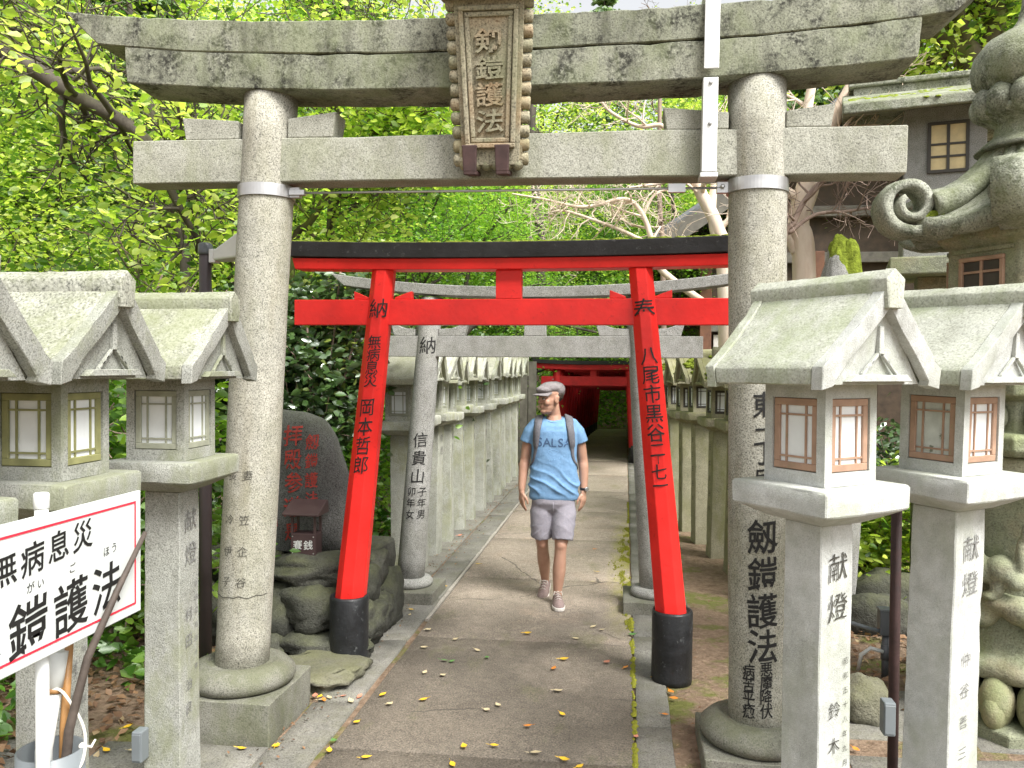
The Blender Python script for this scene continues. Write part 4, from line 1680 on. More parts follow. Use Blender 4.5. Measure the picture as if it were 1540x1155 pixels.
    prof = [(.0, .60), (.10, .57), (.2, .47), (.35, .33), (.5, .22), (.65, .14), (.8, .085), (.92, .06), (1.0, .05)]
    ZB = 2.58
    for (q, h) in [(.50, -.0)] + [(1.0, -.035)] + list(reversed(prof)):
        ring = []
        for j in range(NU):
            a = 2 * PI * j / NU
            k, d = rad(a)
            r = max(.02, q * .62 * k)
            z = ZB + h + (.10 * d ** 3 * q ** 2 if q > .3 else 0)
            ring.append((r * math.cos(a), r * math.sin(a), z))
        rr.append(ring)
    m = MB()
    m.rings(rr, smooth=True)
    m.build('roof', 'carved_old', t, wob=.010, wscale=6, angle=3)
    for k in range(6):
        a = A0 + k * PI / 3
        ca, sa = math.cos(a), math.sin(a)
        # bundle of three ribs over each corner ridge
        ribs = MB()
        for off in (-1, 0, 1):
            pts, rad_ = [], []
            for i in range(13):
                q = .10 + .72 * i / 12
                h = np.interp(q, [p[0] for p in prof], [p[1] for p in prof]) + .10 * q ** 2
                o_ = off * (.050 + .020 * q)
                r = q * .62
                pts.append((ca * r - sa * o_, sa * r + ca * o_, ZB + h + .010 - .012 * abs(off)))
                rad_.append((.040 + .050 * q) * (1 - .12 * abs(off)))
            ribs.tube(pts, rad_, 12)
        ribs.build('corner_rib', 'carved_old', t, wob=.006, wscale=9)
        # curled corner (fern scroll), a rolled ribbon
        wdt = .095
        pts = []
        th_ = []
        cx, cz = .625, ZB + .155
        N = 34
        for i in range(N):
            s = i / (N - 1)
            ang = -PI * .62 + s * PI * 2.9
            R_ = .15 * (1 - .72 * s)
            pts.append((cx + R_ * math.cos(ang) * 1.0, cz + R_ * math.sin(ang)))
            th_.append(.056 * (1 - .45 * s))
        lead = [(.32, ZB + .02), (.42, ZB - .0), (.52, ZB - .0)]
        pts = lead + pts
        th_ = [.05, .055, .05] + th_
        rings_ = []
        for i in range(len(pts)):
            p = Vector(pts[i])
            tg = (Vector(pts[min(i + 1, len(pts) - 1)]) - Vector(pts[max(i - 1, 0)])).normalized()
            nn = Vector((-tg.y, tg.x))
            ww = wdt * (1.0 if i > 4 else .9)
            q0, q1 = p + nn * th_[i] * .5, p - nn * th_[i] * .5
            ring = []
            for (qq, o_) in ((q0, -ww), (q0 + nn * .008, 0), (q0, ww), (q1, ww), (q1 - nn * .008, 0), (q1, -ww)):
                ring.append((ca * qq.x - sa * o_, sa * qq.x + ca * o_, qq.y))
            rings_.append(ring)
        m = MB()
        m.rings(rings_, smooth=True)
        m.build('scroll', 'carved_old', t, wob=.006, wscale=8)
        if k in (0, 1):
            m = MB()
            rg = random.Random(k)
            for i in range(16):
                r = .46 + .1 * rg.random()
                o_ = (rg.random() - .5) * .16
                m.ell((ca * r - sa * o_, sa * r + ca * o_, ZB + .07 + .03 * rg.random()), (.04, .04, .022), None, 7, 5)
            tag(m.build('moss_cushion', 'moss_dark' if k else 'moss', t), 'bright moss cushion in the curled roof corner')
    # finial: neck, lotus collar, onion jewel and spike
    m = MB()
    m.lathe([(.26, 3.02), (.22, 3.06), (.17, 3.10), (.16, 3.16), (.20, 3.19), (.24, 3.21), (.25, 3.24)], 32)
    m.build('neck', 'carved_old', t)
    for k in range(12):
        a = 2 * PI * k / 12
        m = MB()
        m.ell((math.cos(a) * .215, math.sin(a) * .215, 3.275), (.075, .07, .085), Matrix.Rotation(a, 3, 'Z'))
        m.build('petal', 'carved_old', t)
    m = MB()
    m.lathe([(.18, 3.31), (.24, 3.345), (.275, 3.40), (.285, 3.46), (.27, 3.53), (.22, 3.60), (.15, 3.645), (.09, 3.675), (.062, 3.72), (.048, 3.80), (.046, 3.90), (.052, 3.95), (.075, 3.98), (.065, 4.01), (.02, 4.02)], 36)
    m.build('onion_finial', 'carved_old', t, wob=.008, wscale=6)


carved_lantern()


def house_lantern():
    t = thing('house_lantern', 'tall house shaped stone lantern with amber window behind the carved lantern', 'stone lantern', (2.36, 6.72, 0))
    t.rotation_euler = (0, 0, math.radians(-14))
    MB().box(-.16, .16, -.16, .16, 0, 2.55).build('shaft', 'carved_low', t, bevel=.01)
    MB().box(-.36, .36, -.36, .36, 2.55, 2.68).build('slab', 'carved_low', t, bevel=.012)
    MB().box(-.27, .27, -.27, .27, 2.68, 3.78).build('fire_box', 'granite_grey', t, bevel=.01)
    for R, mt in ((0, Matrix.Identity(4)), (1, Matrix.Rotation(-PI / 2, 4, 'Z'))):
        m = MB()
        z0, z1, w_, d = 3.29, 3.66, .135, -.27
        xo = .02
        f = .022
        m.box(xo - w_, xo + w_, d - .018, d, z1 - f, z1, mt).box(xo - w_, xo + w_, d - .018, d, z0, z0 + f, mt).box(xo - w_, xo - w_ + f, d - .0175, d, z0 + f, z1 - f, mt).box(xo + w_ - f, xo + w_, d - .0175, d, z0 + f, z1 - f, mt)
        win = m.build('window', 'frame_dark', t)
        MB().box(xo - w_ + f, xo + w_ - f, d - .006, d - .001, z0 + f, z1 - f, mt).build('pane', 'pane_amber', win)
        m = MB()
        m.box(xo - .01, xo + .01, d - .015, d - .006, z0 + f, z1 - f, mt).box(xo - w_ + f, xo + w_ - f, d - .0148, d - .0062, 3.40, 3.415, mt).box(xo - w_ + f, xo + w_ - f, d - .0146, d - .0062, 3.49, 3.505, mt)
        m.build('lattice', 'frame_dark', win)
    # roof: eaves along x, gently sloped
    m = MB()
    pts = [(-.58, 3.70), (-.58, 3.77), (-.30, 3.88), (0, 4.00), (.30, 3.88), (.58, 3.77), (.58, 3.70), (0, 3.84)]
    m.prism(pts, -.70, .70, axis='x')
    m.build('roof', 'carved_old', t, bevel=.01, wob=.01)
    m = MB()
    m.box(-.62, .62, -.08, .08, 3.95, 4.03).box(-.66, .66, -.11, .11, 4.03, 4.07)
    m.build('ridge', 'carved_old', t, bevel=.01, wob=.008)
    rng = random.Random(2)
    m = MB()
    for k in range(420):
        u, q = rng.uniform(-.66, .66), rng.uniform(-.6, -.1)
        if noise.noise(Vector((u * 4, q * 5, 2))) > .12:
            m.ell((u, q, 0), (.022, .016, .008), None, 6, 4)
    for i, v in enumerate(m.v):
        m.v[i] = (v[0], v[1], v[2] + 4.00 + .40 * v[1] - .003)
    tag(m.build('moss_cushion', 'moss', t), kind='stuff')


house_lantern()


def temple_hall():
    """dark timber hall with grey tiled gable roof"""
    t = thing('temple_hall', 'dark timber hall with grey tiled gable roof behind the pale bare trees', 'building', (4.3, 14.0, 0))
    # front gable faces -y; ridge runs along y
    ez, az, hw = 3.86, 6.85, 3.95
    D = 8.0
    # walls
    MB().box(-2.9, 2.9, 1.2, D, 0, 3.9).build('wall', 'timber_dark', t)
    m = MB()
    m.prism([(-3.2, 3.9), (3.2, 3.9), (0, 6.3)], 1.25, 1.4)
    m.build('gable_wall', 'timber_dark', t)
    for x in (-2.9, -1.0, 1.0, 2.9):
        MB().box(x - .1, x + .1, 1.0, 1.2, 0, 3.9).build('post', 'timber_brown', t, bevel=.01)
    for z in (2.5, 3.7, 4.5):
        MB().box(-3.0 if z < 4 else -2.2, 3.0 if z < 4 else 2.2, 1.02, 1.18, z, z + .18).build('beam', 'timber_grey', t, bevel=.01)
    MB().box(-2.75, -1.15, 1.1, 1.16, 1.9, 2.45).build('plaster_panel', 'plaster', t)
    # doors with gilt script
    for k in range(2):
        d = MB().box(-.95 + k * .97, -.03 + k * .97, 1.08, 1.16, .2, 2.45).build('door', 'timber_dark', t, bevel=.01)
    m = MB()
    # roof slopes
    for s in (-1, 1):
        m = MB()
        K = 10
        top, bot = [], []
        for i in range(K + 1):
            q = i / K
            x = s * hw * (1 - q)
            z = ez + (az - ez) * (q * .82 + q * q * .18)
            top.append((x, z + .08))
            bot.append((x, z - .06))
        for (a, b, c, d) in [(top[i], top[i + 1], bot[i + 1], bot[i]) for i in range(K)]:
            m.prism([a, b, c, d], .0, D)
        m.build('roof_slope', 'timber_grey', t)
        # barge board along the gable edge
        m = MB()
        for i in range(K):
            a, b = bot[i], bot[i + 1]
            m.prism([(a[0], a[1] + .03), (b[0], b[1] + .03), (b[0], b[1] - .2), (a[0], a[1] - .2)], -.06, -.002)
        m.build('barge_board', 'timber_grey', t)
        # tile rolls running down the slope, each its own part
        for r_ in range(14):
            y = .12 + r_ * .28
            m = MB()
            m.tube([(p[0], y, p[1] + .03) for p in top], .075, 8)
            m.build('tile_roll', 'tile_grey', t)
        m = MB()
        for i in range(K):
            a, b = top[i], top[i + 1]
            m.prism([a, b, (b[0], b[1] + .05), (a[0], a[1] + .02)], .02, D)
        m.build('tile_field', 'tile_grey', t)
    m = MB()
    m.box(-.22, .22, .05, D, az + .05, az + .42)
    m.tube([(0, .0, az + .46), (0, D, az + .46)], .13, 12)
    m.build('ridge', 'tile_grey', t, bevel=.02)
    m = MB()
    m.tube([(0, -.12, az + .46), (0, .05, az + .46)], .16, 14)
    m.tube([(-.3, -.1, az + .1), (-.3, .1, az + .1)], .11, 12)
    m.tube([(.3, -.1, az + .1), (.3, .1, az + .1)], .11, 12)
    m.build('ridge_end_tile', 'tile_grey', t)
    # rafters under the eave
    for s in (-1, 1):
        for k in range(9):
            y = .35 + k * .5
            MB().add([(s * 3.9, y, 3.76), (s * 3.9, y + .09, 3.76), (s * 2.6, y + .09, 4.78), (s * 2.6, y, 4.78), (s * 3.9, y, 3.66), (s * 3.9, y + .09, 3.66), (s * 2.6, y + .09, 4.68), (s * 2.6, y, 4.68)],
                     [(0, 1, 2, 3), (7, 6, 5, 4), (0, 4, 5, 1), (1, 5, 6, 2), (2, 6, 7, 3), (3, 7, 4, 0)]).build('rafter', 'timber_dark', t)
    fm = plane_map((0, 1.075, 0), (1, 0, 0), (0, 0, 1))
    lettering('gilt_character', [('の', .38, 2.2, .28), ('し', .62, 2.1, .28), ('く', .4, 1.8, .25)], fm, 'gold', t, bold=.0)


temple_hall()


def fence():
    t = thing('board_fence', 'weathered dark board fence behind the end of the lantern row', 'fence', (0, 0, 0))
    for k in range(16):
        x = -4.4 + k * .17
        MB().box(x, x + .155, 15.95 + .01 * (k % 2), 15.98 + .01 * (k % 2), 0, 1.95 + .02 * math.sin(k * 3)).build('board', 'timber_grey', t)
    MB().box(-4.45, -1.65, 15.99, 16.05, 1.6, 1.7).build('rail', 'timber_dark', t)
    MB().box(-4.45, -1.65, 15.99, 16.05, .4, .5).build('rail', 'timber_dark', t)


fence()


def mossy_rock():
    p = yp(1265, 400, 6.6)
    t = thing('mossy_stone', 'upright grey stone capped with bright moss in front of the hall', 'rock', (p.x, p.y, 0))
    rock('stone_body', (0, 0, 1.35), (.17, .15, 1.5), 'granite_grey', t, 31, .12, 48, 90)
    st = t.children[0]
    me = st.data.copy()
    me.name = 'moss_cap'
    ns = [v.normal.copy() for v in me.vertices]
    for v in me.vertices:
        q = v.co
        k = .9 * noise.noise(q * 4) + .5 * noise.noise(q * 11) + 1.5 * (q.x / .17) + 1.3 * (q.z - 1.25) / .3
        v.co = q + ns[v.index] * (max(-.02, min(.022, .016 * k)) + .005 * noise.noise(q * 60))
    mo = bpy.data.objects.new('moss_cap', me)
    COL.objects.link(mo)
    me.materials.clear()
    me.materials.append(M['moss'])
    mo.parent = t
    mo.location = st.location
    # edging stones on the earth bank
    for k, (px, py, r, lab) in enumerate(((1312, 905, (.30, .16, .16), 'dark edging boulder behind the two pale lanterns'), (1345, 880, (.35, .2, .2), 'rough edging boulder beside the brown pole'), (1300, 1075, (.14, .14, .14), 'small rounded mossy rock at the foot of the blackened window lantern'))):
        q = gp(px, py + 40 if k < 2 else py)
        o = rock('edging_rock', (q.x, q.y, r[2] * .5), r, 'rubble' if k < 2 else 'flat_rock', None, 40 + k, .2)
        tag(o, lab, 'rock')


mossy_rock()
# ---------------------------------------------------------------- the walking man


def person_mats():
    t = NT('skin')
    v = t.coords(False)
    n1 = t.noise(v, 14, 4)
    c = t.mix(t.rng(n1, .3, .7), (.46, .275, .195), (.40, .225, .155))
    at = t.n('ShaderNodeAttribute', attribute_name='stubble')
    nz = t.noise(v, 500, 2)
    c = t.mix(t.mul(at.outputs['Fac'], t.rng(nz, .3, .6, .04, .16)), c, (.13, .085, .065))
    p = t.bsdf(c, .5, t.bump(t.noise(v, 120, 3), .0012), spec=.4)
    p.inputs['Subsurface Weight'].default_value = .12
    p.inputs['Subsurface Radius'].default_value = (.012, .005, .003)

    def cloth(name, c1, c2, weave=900, bump=.0006, big=30):
        t = NT(name)
        v = t.coords(False)
        a = t.noise(v, big, 4, .65)
        f = t.noise(v, weave, 2)
        c = t.mix(t.rng(a, .3, .7), c1, c2)
        c = t.mix(1.0, c, t.ramp(f, [(.3, (.88,) * 3), (.7, (1.1,) * 3)]), 'MULTIPLY')
        nb = t.bump(a, .004)
        t.bsdf(c, .9, t.bump(f, bump, 1, nb), spec=.15)
    cloth('shirt_blue', (.14, .265, .44), (.185, .33, .52), 700)
    cloth('shorts_lilac', (.27, .26, .30), (.33, .315, .355), 800)
    cloth('cap_grey', (.20, .18, .185), (.27, .25, .25), 500, .001, 60)
    cloth('bag_grey', (.115, .115, .13), (.16, .16, .175), 500, .001, 60)
    cloth('shoe_taupe', (.27, .20, .19), (.34, .26, .24), 500, .001, 60)
    plain('sole_white', (.66, .63, .58), .6, .08, 20)
    plain('lace', (.62, .58, .52), .8, .05, 20)
    plain('hair', (.035, .024, .018), .7, .3, 60, bump=.004, bscale=160)
    plain('print_navy', (.055, .105, .20), .9, .25, 90, chips=(.15, .31, .57), chipamt=1.0)
    plain('print_pale', (.19, .36, .58), .9, .1, 60, chips=(.15, .32, .58), chipamt=1.0)
    plain('eye_white', (.65, .62, .58), .3, .02)
    plain('eye_dark', (.02, .013, .01), .2, .02)
    plain('lip', (.36, .15, .12), .5, .08, 40)


person_mats()


def man():
    t = thing('person', 'walking man in blue T-shirt, grey flat cap and lilac shorts looking aside', 'person', (-.555, 6.58, 0), math.radians(4))
    HC = Vector((-.034, -.022, 1.603))
    HR = Matrix.Rotation(math.radians(-55), 3, 'Z') @ Matrix.Rotation(math.radians(4), 3, 'X')

    def H(x, y, z):
        return HC + HR @ Vector((x * 1.03, y * 1.05, z * 1.06))
    b = MB()

    def he(c, r, rot=None):
        b.ell(H(*c), tuple(q * 1.05 for q in r), HR if rot is None else HR @ rot)
    he((0, .018, .040), (.074, .094, .078), None)
    b_add = [((0, -.010, -.010), (.066, .078, .075)), ((0, -.018, -.055), (.056, .066, .050)), ((0, -.062, -.088), (.030, .026, .022)), ((0, -.030, -.085), (.046, .052, .026)),
             ((0, -.068, .030), (.048, .020, .014)), ((.042, -.052, -.022), (.022, .026, .026)), ((-.042, -.052, -.022), (.022, .026, .026)),
             ((0, -.084, .006), (.0095, .014, .026)), ((0, -.094, -.012), (.0105, .017, .014)), ((.011, -.084, -.018), (.008, .010, .008)), ((-.011, -.084, -.018), (.008, .010, .008)),
             ((0, -.080, -.047), (.023, .010, .0065)), ((0, -.079, -.060), (.020, .010, .007)),
             ((.075, .012, -.008), (.009, .021, .033)), ((-.075, .012, -.008), (.009, .021, .033)), ((.079, .020, .010), (.009, .016, .016)), ((-.079, .020, .010), (.009, .016, .016))]
    for c, r in b_add:
        he(c, r)
    # neck
    b.tube([H(0, .022, -.02), H(0, .025, -.07), (-.002, .012, 1.48), (.0, .012, 1.43), (.0, .012, 1.34)], [.048, .050, .053, .066, .08], 16)
    # torso under the clothes
    b.lathe([(.10, .80), (.145, .86), (.15, 1.0), (.15, 1.2), (.145, 1.30), (.10, 1.38), (.05, 1.45)], 20, (0, .0), sy=.62)
    for sx in (-1, 1):
        b.tube([(sx * .08, .01, 1.385), (sx * .14, .01, 1.365), (sx * .178, .012, 1.31)], [.035, .040, .042], 14)
    # arms
    arms = {-1: [(-.172, .012, 1.345), (-.204, .025, 1.26), (-.229, .035, 1.12), (-.238, .022, 1.06), (-.247, .0, .96), (-.253, -.02, .872)],
            1: [(.172, .012, 1.345), (.204, .03, 1.26), (.231, .045, 1.12), (.237, .035, 1.06), (.240, .02, .96), (.238, .0, .872)]}
    ar = [.042, .046, .039, .041, .035, .026]
    for s in (-1, 1):
        b.tube(spline(arms[s], 4), [float(np.interp(i / 20, np.linspace(0, 1, 6), ar)) for i in range(21)], 14)
        w_ = Vector(arms[s][-1])
        # hand frame: W along knuckles (from little finger to index), T out of the back of the hand
        ang = math.radians(-52) if s < 0 else math.radians(232)
        W = Vector((math.cos(ang + PI / 2) * 0 + (-s) * .62, -.78, 0)).normalized() if s < 0 else Vector((-.55, -.83, 0)).normalized()
        W = Vector((-s * -.35, -.93, 0)).normalized() if False else Vector(((.55 if s < 0 else -.55), -.83, 0)).normalized()
        T = Vector((W.y, -W.x, 0)) * (1 if s > 0 else -1)
        if T.y > 0:
            T = -T
        D = Vector((0.03 * -s, -.10, -1)).normalized()
        pc = w_ + D * .052
        rm = Matrix((W, T, -D)).transposed()
        b.ell(w_ + D * .012, (.030, .022, .03), rm)
        b.ell(pc, (.040, .0165, .048), rm)
        b.ell(pc + W * .018 + D * .012, (.024, .016, .03), rm)
        b.ell(pc - W * .018 + D * .010, (.022, .015, .032), rm)
        for k, (o_, L) in enumerate(((.0295, .072), (.010, .082), (-.0095, .077), (-.028, .060))):
            base = pc + W * o_ + D * (.036 - .006 * abs(k - 1.3))
            curl = .25 + .10 * k
            p = [base]
            d = D.copy()
            for seg, fr in enumerate((.45, .32, .23)):
                d = (d - T * curl * (.5 + .5 * seg) + W * .05 * (1.5 - k) * (seg == 0)).normalized()
                p.append(p[-1] + d * L * fr)
            b.tube(p, [.0095, .0088, .0082, .0068], 9)
            b.ell(p[-1], (.0068, .0068, .0068))
        th0 = pc + W * .026 - D * .022
        p = [th0, th0 + W * .022 + D * .022 - T * .010, th0 + W * .030 + D * .048 - T * .018, th0 + W * .029 + D * .070 - T * .022]
        b.tube(p, [.014, .0115, .0100, .0075], 9)
        b.ell(p[-1], (.0075, .0075, .0075))
    # legs
    legs = {-1: [(-.088, .0, .74), (-.090, -.005, .56), (-.088, .005, .455), (-.084, .06, .38), (-.074, .16, .24), (-.068, .235, .125), (-.068, .255, .08)],
            1: [(.082, -.01, .74), (.072, -.06, .56), (.062, -.10, .455), (.057, -.105, .37), (.048, -.105, .22), (.040, -.105, .115), (.040, -.108, .06)]}
    lr = [.080, .064, .056, .053, .050, .036, .036]
    for s in (-1, 1):
        P = spline(legs[s], 4)
        b.tube(P, [float(np.interp(i / (len(P) - 1), [0, .17, .33, .45, .62, .85, 1], [.080, .064, .049, .046, .052, .035, .034])) for i in range(len(P))], 16)
        k = Vector(legs[s][2])
        b.ell(k + Vector((0, -.018, 0)), (.042, .04, .05))
        c = Vector(legs[s][3]).lerp(Vector(legs[s][4]), .25)
        b.ell(c + Vector((0, .022, .03)), (.046, .040, .085))
    me = remesh(b.mesh('body'), .0056, 2, .45)
    # stubble mask on the jaw
    at = me.attributes.new('stubble', 'FLOAT', 'POINT')
    HI = HR.inverted()
    vals = []
    for v in me.vertices:
        q = HI @ (v.co - HC)
        d = 0.0
        if -.125 < q.z < -.005 and q.y < .02 and v.co.z > 1.48:
            side = min(1, max(0, (-.022 - q.z) / .03))
            d = side
            if abs(q.x) < .02 and q.z > -.064 and q.z < -.045:
                d *= .3
            if q.y < -.07 and q.z > -.045:
                d *= .3
        vals.append(d)
    at.data.foreach_set('value', vals)
    body = link('body', me, 'skin', t)
    # face details
    for sx in (-1, 1):
        MB().ell(H(sx * .029, -.0735, .006), (.0125, .008, .0065), HR).build('eye', 'eye_white', body)
        MB().ell(H(sx * .029 - .003, -.0795, .005), (.0062, .004, .0062), HR).build('iris', 'eye_dark', body)
        MB().tube([H(sx * .012, -.088, .027), H(sx * .028, -.086, .031), H(sx * .047, -.070, .027)], [.0035, .0045, .0025], 7).build('eyebrow', 'hair', body)
        MB().tube([H(sx * .015, -.0815, .0105), H(sx * .029, -.0825, .013), H(sx * .042, -.071, .0095)], [.0015, .0022, .0015], 6).build('eyelid', 'hair', body)
    MB().tube([H(-.021, -.080, -.052), H(0, -.0895, -.0535), H(.021, -.080, -.052)], [.0015, .0032, .0015], 8).build('mouth', 'lip', body)
    # hair below the cap
    m = MB()
    m.ell(H(0, .042, .024), (.0795, .0745, .064), HR)
    link('hair', remesh(m.mesh('hair'), .005, 1), 'hair', t)
    # flat cap
    m = MB()
    tl = Matrix.Rotation(math.radians(-4), 3, 'X')
    m.ell(H(0, .024, .080), (.090, .110, .052), HR @ tl)
    m.ell(H(0, .055, .066), (.086, .078, .066), HR @ tl)
    m.ell(H(0, -.045, .070), (.074, .072, .034), HR @ tl)
    m.ell(H(0, .085, .045), (.066, .040, .045), HR @ tl)
    cme = remesh(m.mesh('cap'), .006, 4)
    for v in cme.vertices:
        v.co += noise.noise_vector(v.co * 22) * .0018
    cap = link('flat_cap', cme, 'cap_grey', t)
    m = MB()
    rr = []
    for k in range(-8, 9):
        a = k / 8 * 1.25
        x = .080 * math.sin(a)
        y0, y1 = -.030 - .065 * math.cos(a), -.055 - .105 * math.cos(a)
        rr.append([H(x * .9, y0 + .03, .055), H(x, y1 + .02, .043 - .012 * abs(k / 8) ** 2), H(x, y1 + .018, .037 - .012 * abs(k / 8) ** 2), H(x * .9, y0 + .03, .044)])
    m.rings(rr, smooth=True)
    m.build('peak', 'cap_grey', cap)
    MB().ell(H(0, .035, .144), (.008, .008, .004), HR).build('button', 'cap_grey', cap)
    # T-shirt
    m = MB()
    prof = [(.805, .190, .120), (.83, .200, .128), (.90, .196, .126), (.98, .190, .122), (1.08, .182, .116), (1.18, .180, .116), (1.28, .184, .120), (1.35, .186, .115), (1.395, .165, .100), (1.43, .120, .086), (1.455, .080, .068)]
    rr = []
    for z, hw, hd in prof:
        ring = []
        for j in range(36):
            a = 2 * PI * j / 36
            c_, s_ = math.cos(a), math.sin(a)
            e = 2.5
            k = (abs(c_) ** e + abs(s_) ** e) ** (-1 / e)
            ring.append((k * c_ * hw + .002, k * s_ * hd + .004, z - (.034 * max(0, -s_) ** 1.5 * min(1, max(0, (z - 1.39) / .05)))))
        rr.append(ring)
    m.rings(rr)
    for s in (-1, 1):
        m.tube([(s * .07, .008, 1.425), (s * .138, .01, 1.392), (s * .183, .014, 1.335), (s * .204, .020, 1.285), (s * .211, .024, 1.258)], [.048, .062, .064, .061, .064], 20)
    sme = remesh(m.mesh('shirt'), .0072, 5)
    NS = [v.normal.copy() for v in sme.vertices]
    for v in sme.vertices:
        p = v.co
        z = p.z
        low = max(0, min(1, (1.25 - z) / .3))
        n_ = NS[v.index]
        f1 = noise.noise(Vector((p.x * 9 + z * 7, p.y * 6, z * 11 + 3)))
        f2 = noise.noise(Vector((p.x * 16 - z * 9, p.y * 9, z * 8 + 9)))
        # drag folds rising from the hip
        w1 = (z + .62 * (p.x + .10)) * 30 + 3.2 * noise.noise(p * 5)
        f3 = (1 - abs(math.sin(w1))) ** 2 * 2.4 * max(0, min(1, (1.20 - z) / .15)) * max(0, min(1, (z - .82) / .05)) * (.35 + .65 * max(0, noise.noise(Vector((p.x * 5, 2, z * 5))) + .35))
        hf = max(.15, min(1, (z - .81) / .06))
        v.co += n_ * hf * (.0080 * f1 + .0045 * f2 + .0060 * f3 * (1 if p.y < 0 else .3)) * (.45 + .7 * low)
    shirt = link('t_shirt', sme, 'shirt_blue', t)
    m = MB()
    cp = [(.082 * math.cos(a) + .001, .069 * math.sin(a) + .003, 1.454 - .036 * max(0, -math.sin(a)) ** 1.3) for a in [2 * PI * k / 28 for k in range(29)]]
    m.tube(cp, .0055, 8)
    m.build('collar', 'shirt_blue', shirt)
    fm = bvh_map(sme, lambda u, v: Vector((u, -1, v)), (0, 1, 0))
    lettering('print_letter', [('S', -.108, 1.268, .094), ('A', -.053, 1.266, .094), ('L', .002, 1.264, .094), ('S', .055, 1.264, .094), ('A', .110, 1.264, .094)], fm, 'print_navy', shirt, bold=.012, slant=0, wob=.02, lift=.0022)
    m = MB()
    em = [(.036 * math.cos(q) * (1 + .25 * math.sin(3 * q)) - .005, 1.188 + .020 * math.sin(q) * (1 + .2 * math.cos(4 * q))) for q in [2 * PI * k / 22 for k in range(23)]]
    m.tube([fm(u, v)[0] for u, v in em], .0014, 5)
    for k in range(7):
        u = -.035 + .019 * k
        v = 1.118 + 3.2 * (u + .03) ** 2
        m.tube([fm(u, v)[0], fm(u + .006, v + .012)[0]], .0015, 5)
    tag(m.build('emblem', 'print_pale', shirt), 'faded pale emblem printed below the lettering')
    # shorts
    m = MB()
    rr = []
    for z, hw, hd, cx in ((.90, .165, .105, 0), (.84, .174, .115, 0), (.78, .172, .116, 0), (.73, .150, .095, 0), (.70, .11, .06, 0)):
        ring = []
        for j in range(32):
            a = 2 * PI * j / 32
            c_, s_ = math.cos(a), math.sin(a)
            k = (abs(c_) ** 2.6 + abs(s_) ** 2.6) ** (-1 / 2.6)
            ring.append((k * c_ * hw, k * s_ * hd - .004, z))
        rr.append(ring)
    m.rings(rr)
    for s, P in ((-1, [(-.080, -.002, .82), (-.089, -.004, .70), (-.091, -.006, .60), (-.091, .0, .515), (-.091, .002, .497)]), (1, [(.080, -.006, .82), (.087, -.026, .70), (.080, -.060, .60), (.075, -.084, .515), (.074, -.088, .497)])):
        m.tube(P, [.085, .096, .090, .084, .083], 24)
    hme = remesh(m.mesh('shorts'), .0070, 9)
    NS = [v.normal.copy() for v in hme.vertices]
    for v in hme.vertices:
        p = v.co
        f = .8 * noise.noise(Vector((p.x * 12 + p.z * 5, p.y * 8, p.z * 14))) + 1.5 * (1 - abs(math.sin(p.z * 34 + abs(p.x) * 26 + 2.6 * noise.noise(p * 6)))) ** 2 * max(0, min(1, (.80 - p.z) / .06)) * max(0, noise.noise(p * 5) + .45)
        v.co += NS[v.index] * .0048 * f
    sh = link('shorts', hme, 'shorts_lilac', t)
    m = MB()
    m.tube([(.0, -.132, .80), (.002, -.130, .75), (-.003, -.118, .70)], .0028, 6)
    m.build('fly_seam', 'shorts_lilac', sh)
    # shoes
    for s in (-1, 1):
        if s < 0:
            mt = Matrix.Translation((-.070, .20, .005)) @ Matrix.Rotation(math.radians(-8), 4, 'Z') @ Matrix.Rotation(math.radians(14), 4, 'X')
        else:
            mt = Matrix.Translation((.042, -.16, .0)) @ Matrix.Rotation(math.radians(5), 4, 'Z')
        # local: toe at -y
        m = MB()
        rr = []
        for y, hw, z1 in ((-.165, .012, .035), (-.155, .028, .046), (-.13, .041, .058), (-.09, .048, .068), (-.04, .047, .082), (.0, .043, .098), (.04, .040, .094), (.08, .038, .094), (.105, .032, .100), (.118, .016, .085)):
            rr.append([(hw * math.cos(a) * (1 - .25 * max(0, math.sin(a))), y, .022 + (z1 - .022) * max(0, math.sin(a)) - .006 * max(0, -math.sin(a))) for a in [2 * PI * j / 20 for j in range(20)]])
        m.rings(rr)
        for i, v in enumerate(m.v):
            m.v[i] = tuple(mt @ Vector(v))
        shoe = m.build('shoe', 'shoe_taupe', t)
        m = MB()
        out = [(-.172, .010), (-.162, .032), (-.13, .046), (-.08, .051), (-.02, .045), (.05, .042), (.10, .038), (.124, .02)]
        poly = [(w_, y) for y, w_ in out] + [(-w_, y) for y, w_ in reversed(out)]
        m.prism(poly, .0, .026, axis='z', mat=mt)
        m.build('sole', 'sole_white', shoe, bevel=.005)
        m = MB()
        for k in range(4):
            y = -.075 + .024 * k
            z = .074 + .011 * k
            m.tube([mt @ Vector((-.022, y, z - .008)), mt @ Vector((0, y - .004, z + .004)), mt @ Vector((.022, y, z - .008))], .003, 6)
        for q in (-1, 1):
            m.tube([mt @ Vector((0, .0, .094)), mt @ Vector((q * .028, -.012, .112)), mt @ Vector((q * .034, -.035, .088))], .003, 6)
        m.build('lace', 'lace', shoe)
    # watch
    w_ = Vector(arms[1][-1]) + Vector((.001, .006, .022))
    rm = Matrix.Rotation(math.radians(6), 3, 'X').to_4x4()
    wt = thing('wristwatch', 'black wristwatch on the walking man', 'watch')
    wt.location = t.matrix_basis @ w_
    wt.rotation_euler = (math.radians(8), 0, math.radians(4))
    MB().lathe([(.028, -.010), (.0325, -.010), (.0325, .010), (.028, .010)], 24).build('band', 'black_paint', wt)
    MB().lathe([(.016, -.003), (.018, .0), (.018, .006), (.015, .008)], 20).build('dial', 'steel', wt, (.022, -.026, 0), (PI / 2, 0, math.radians(40)))
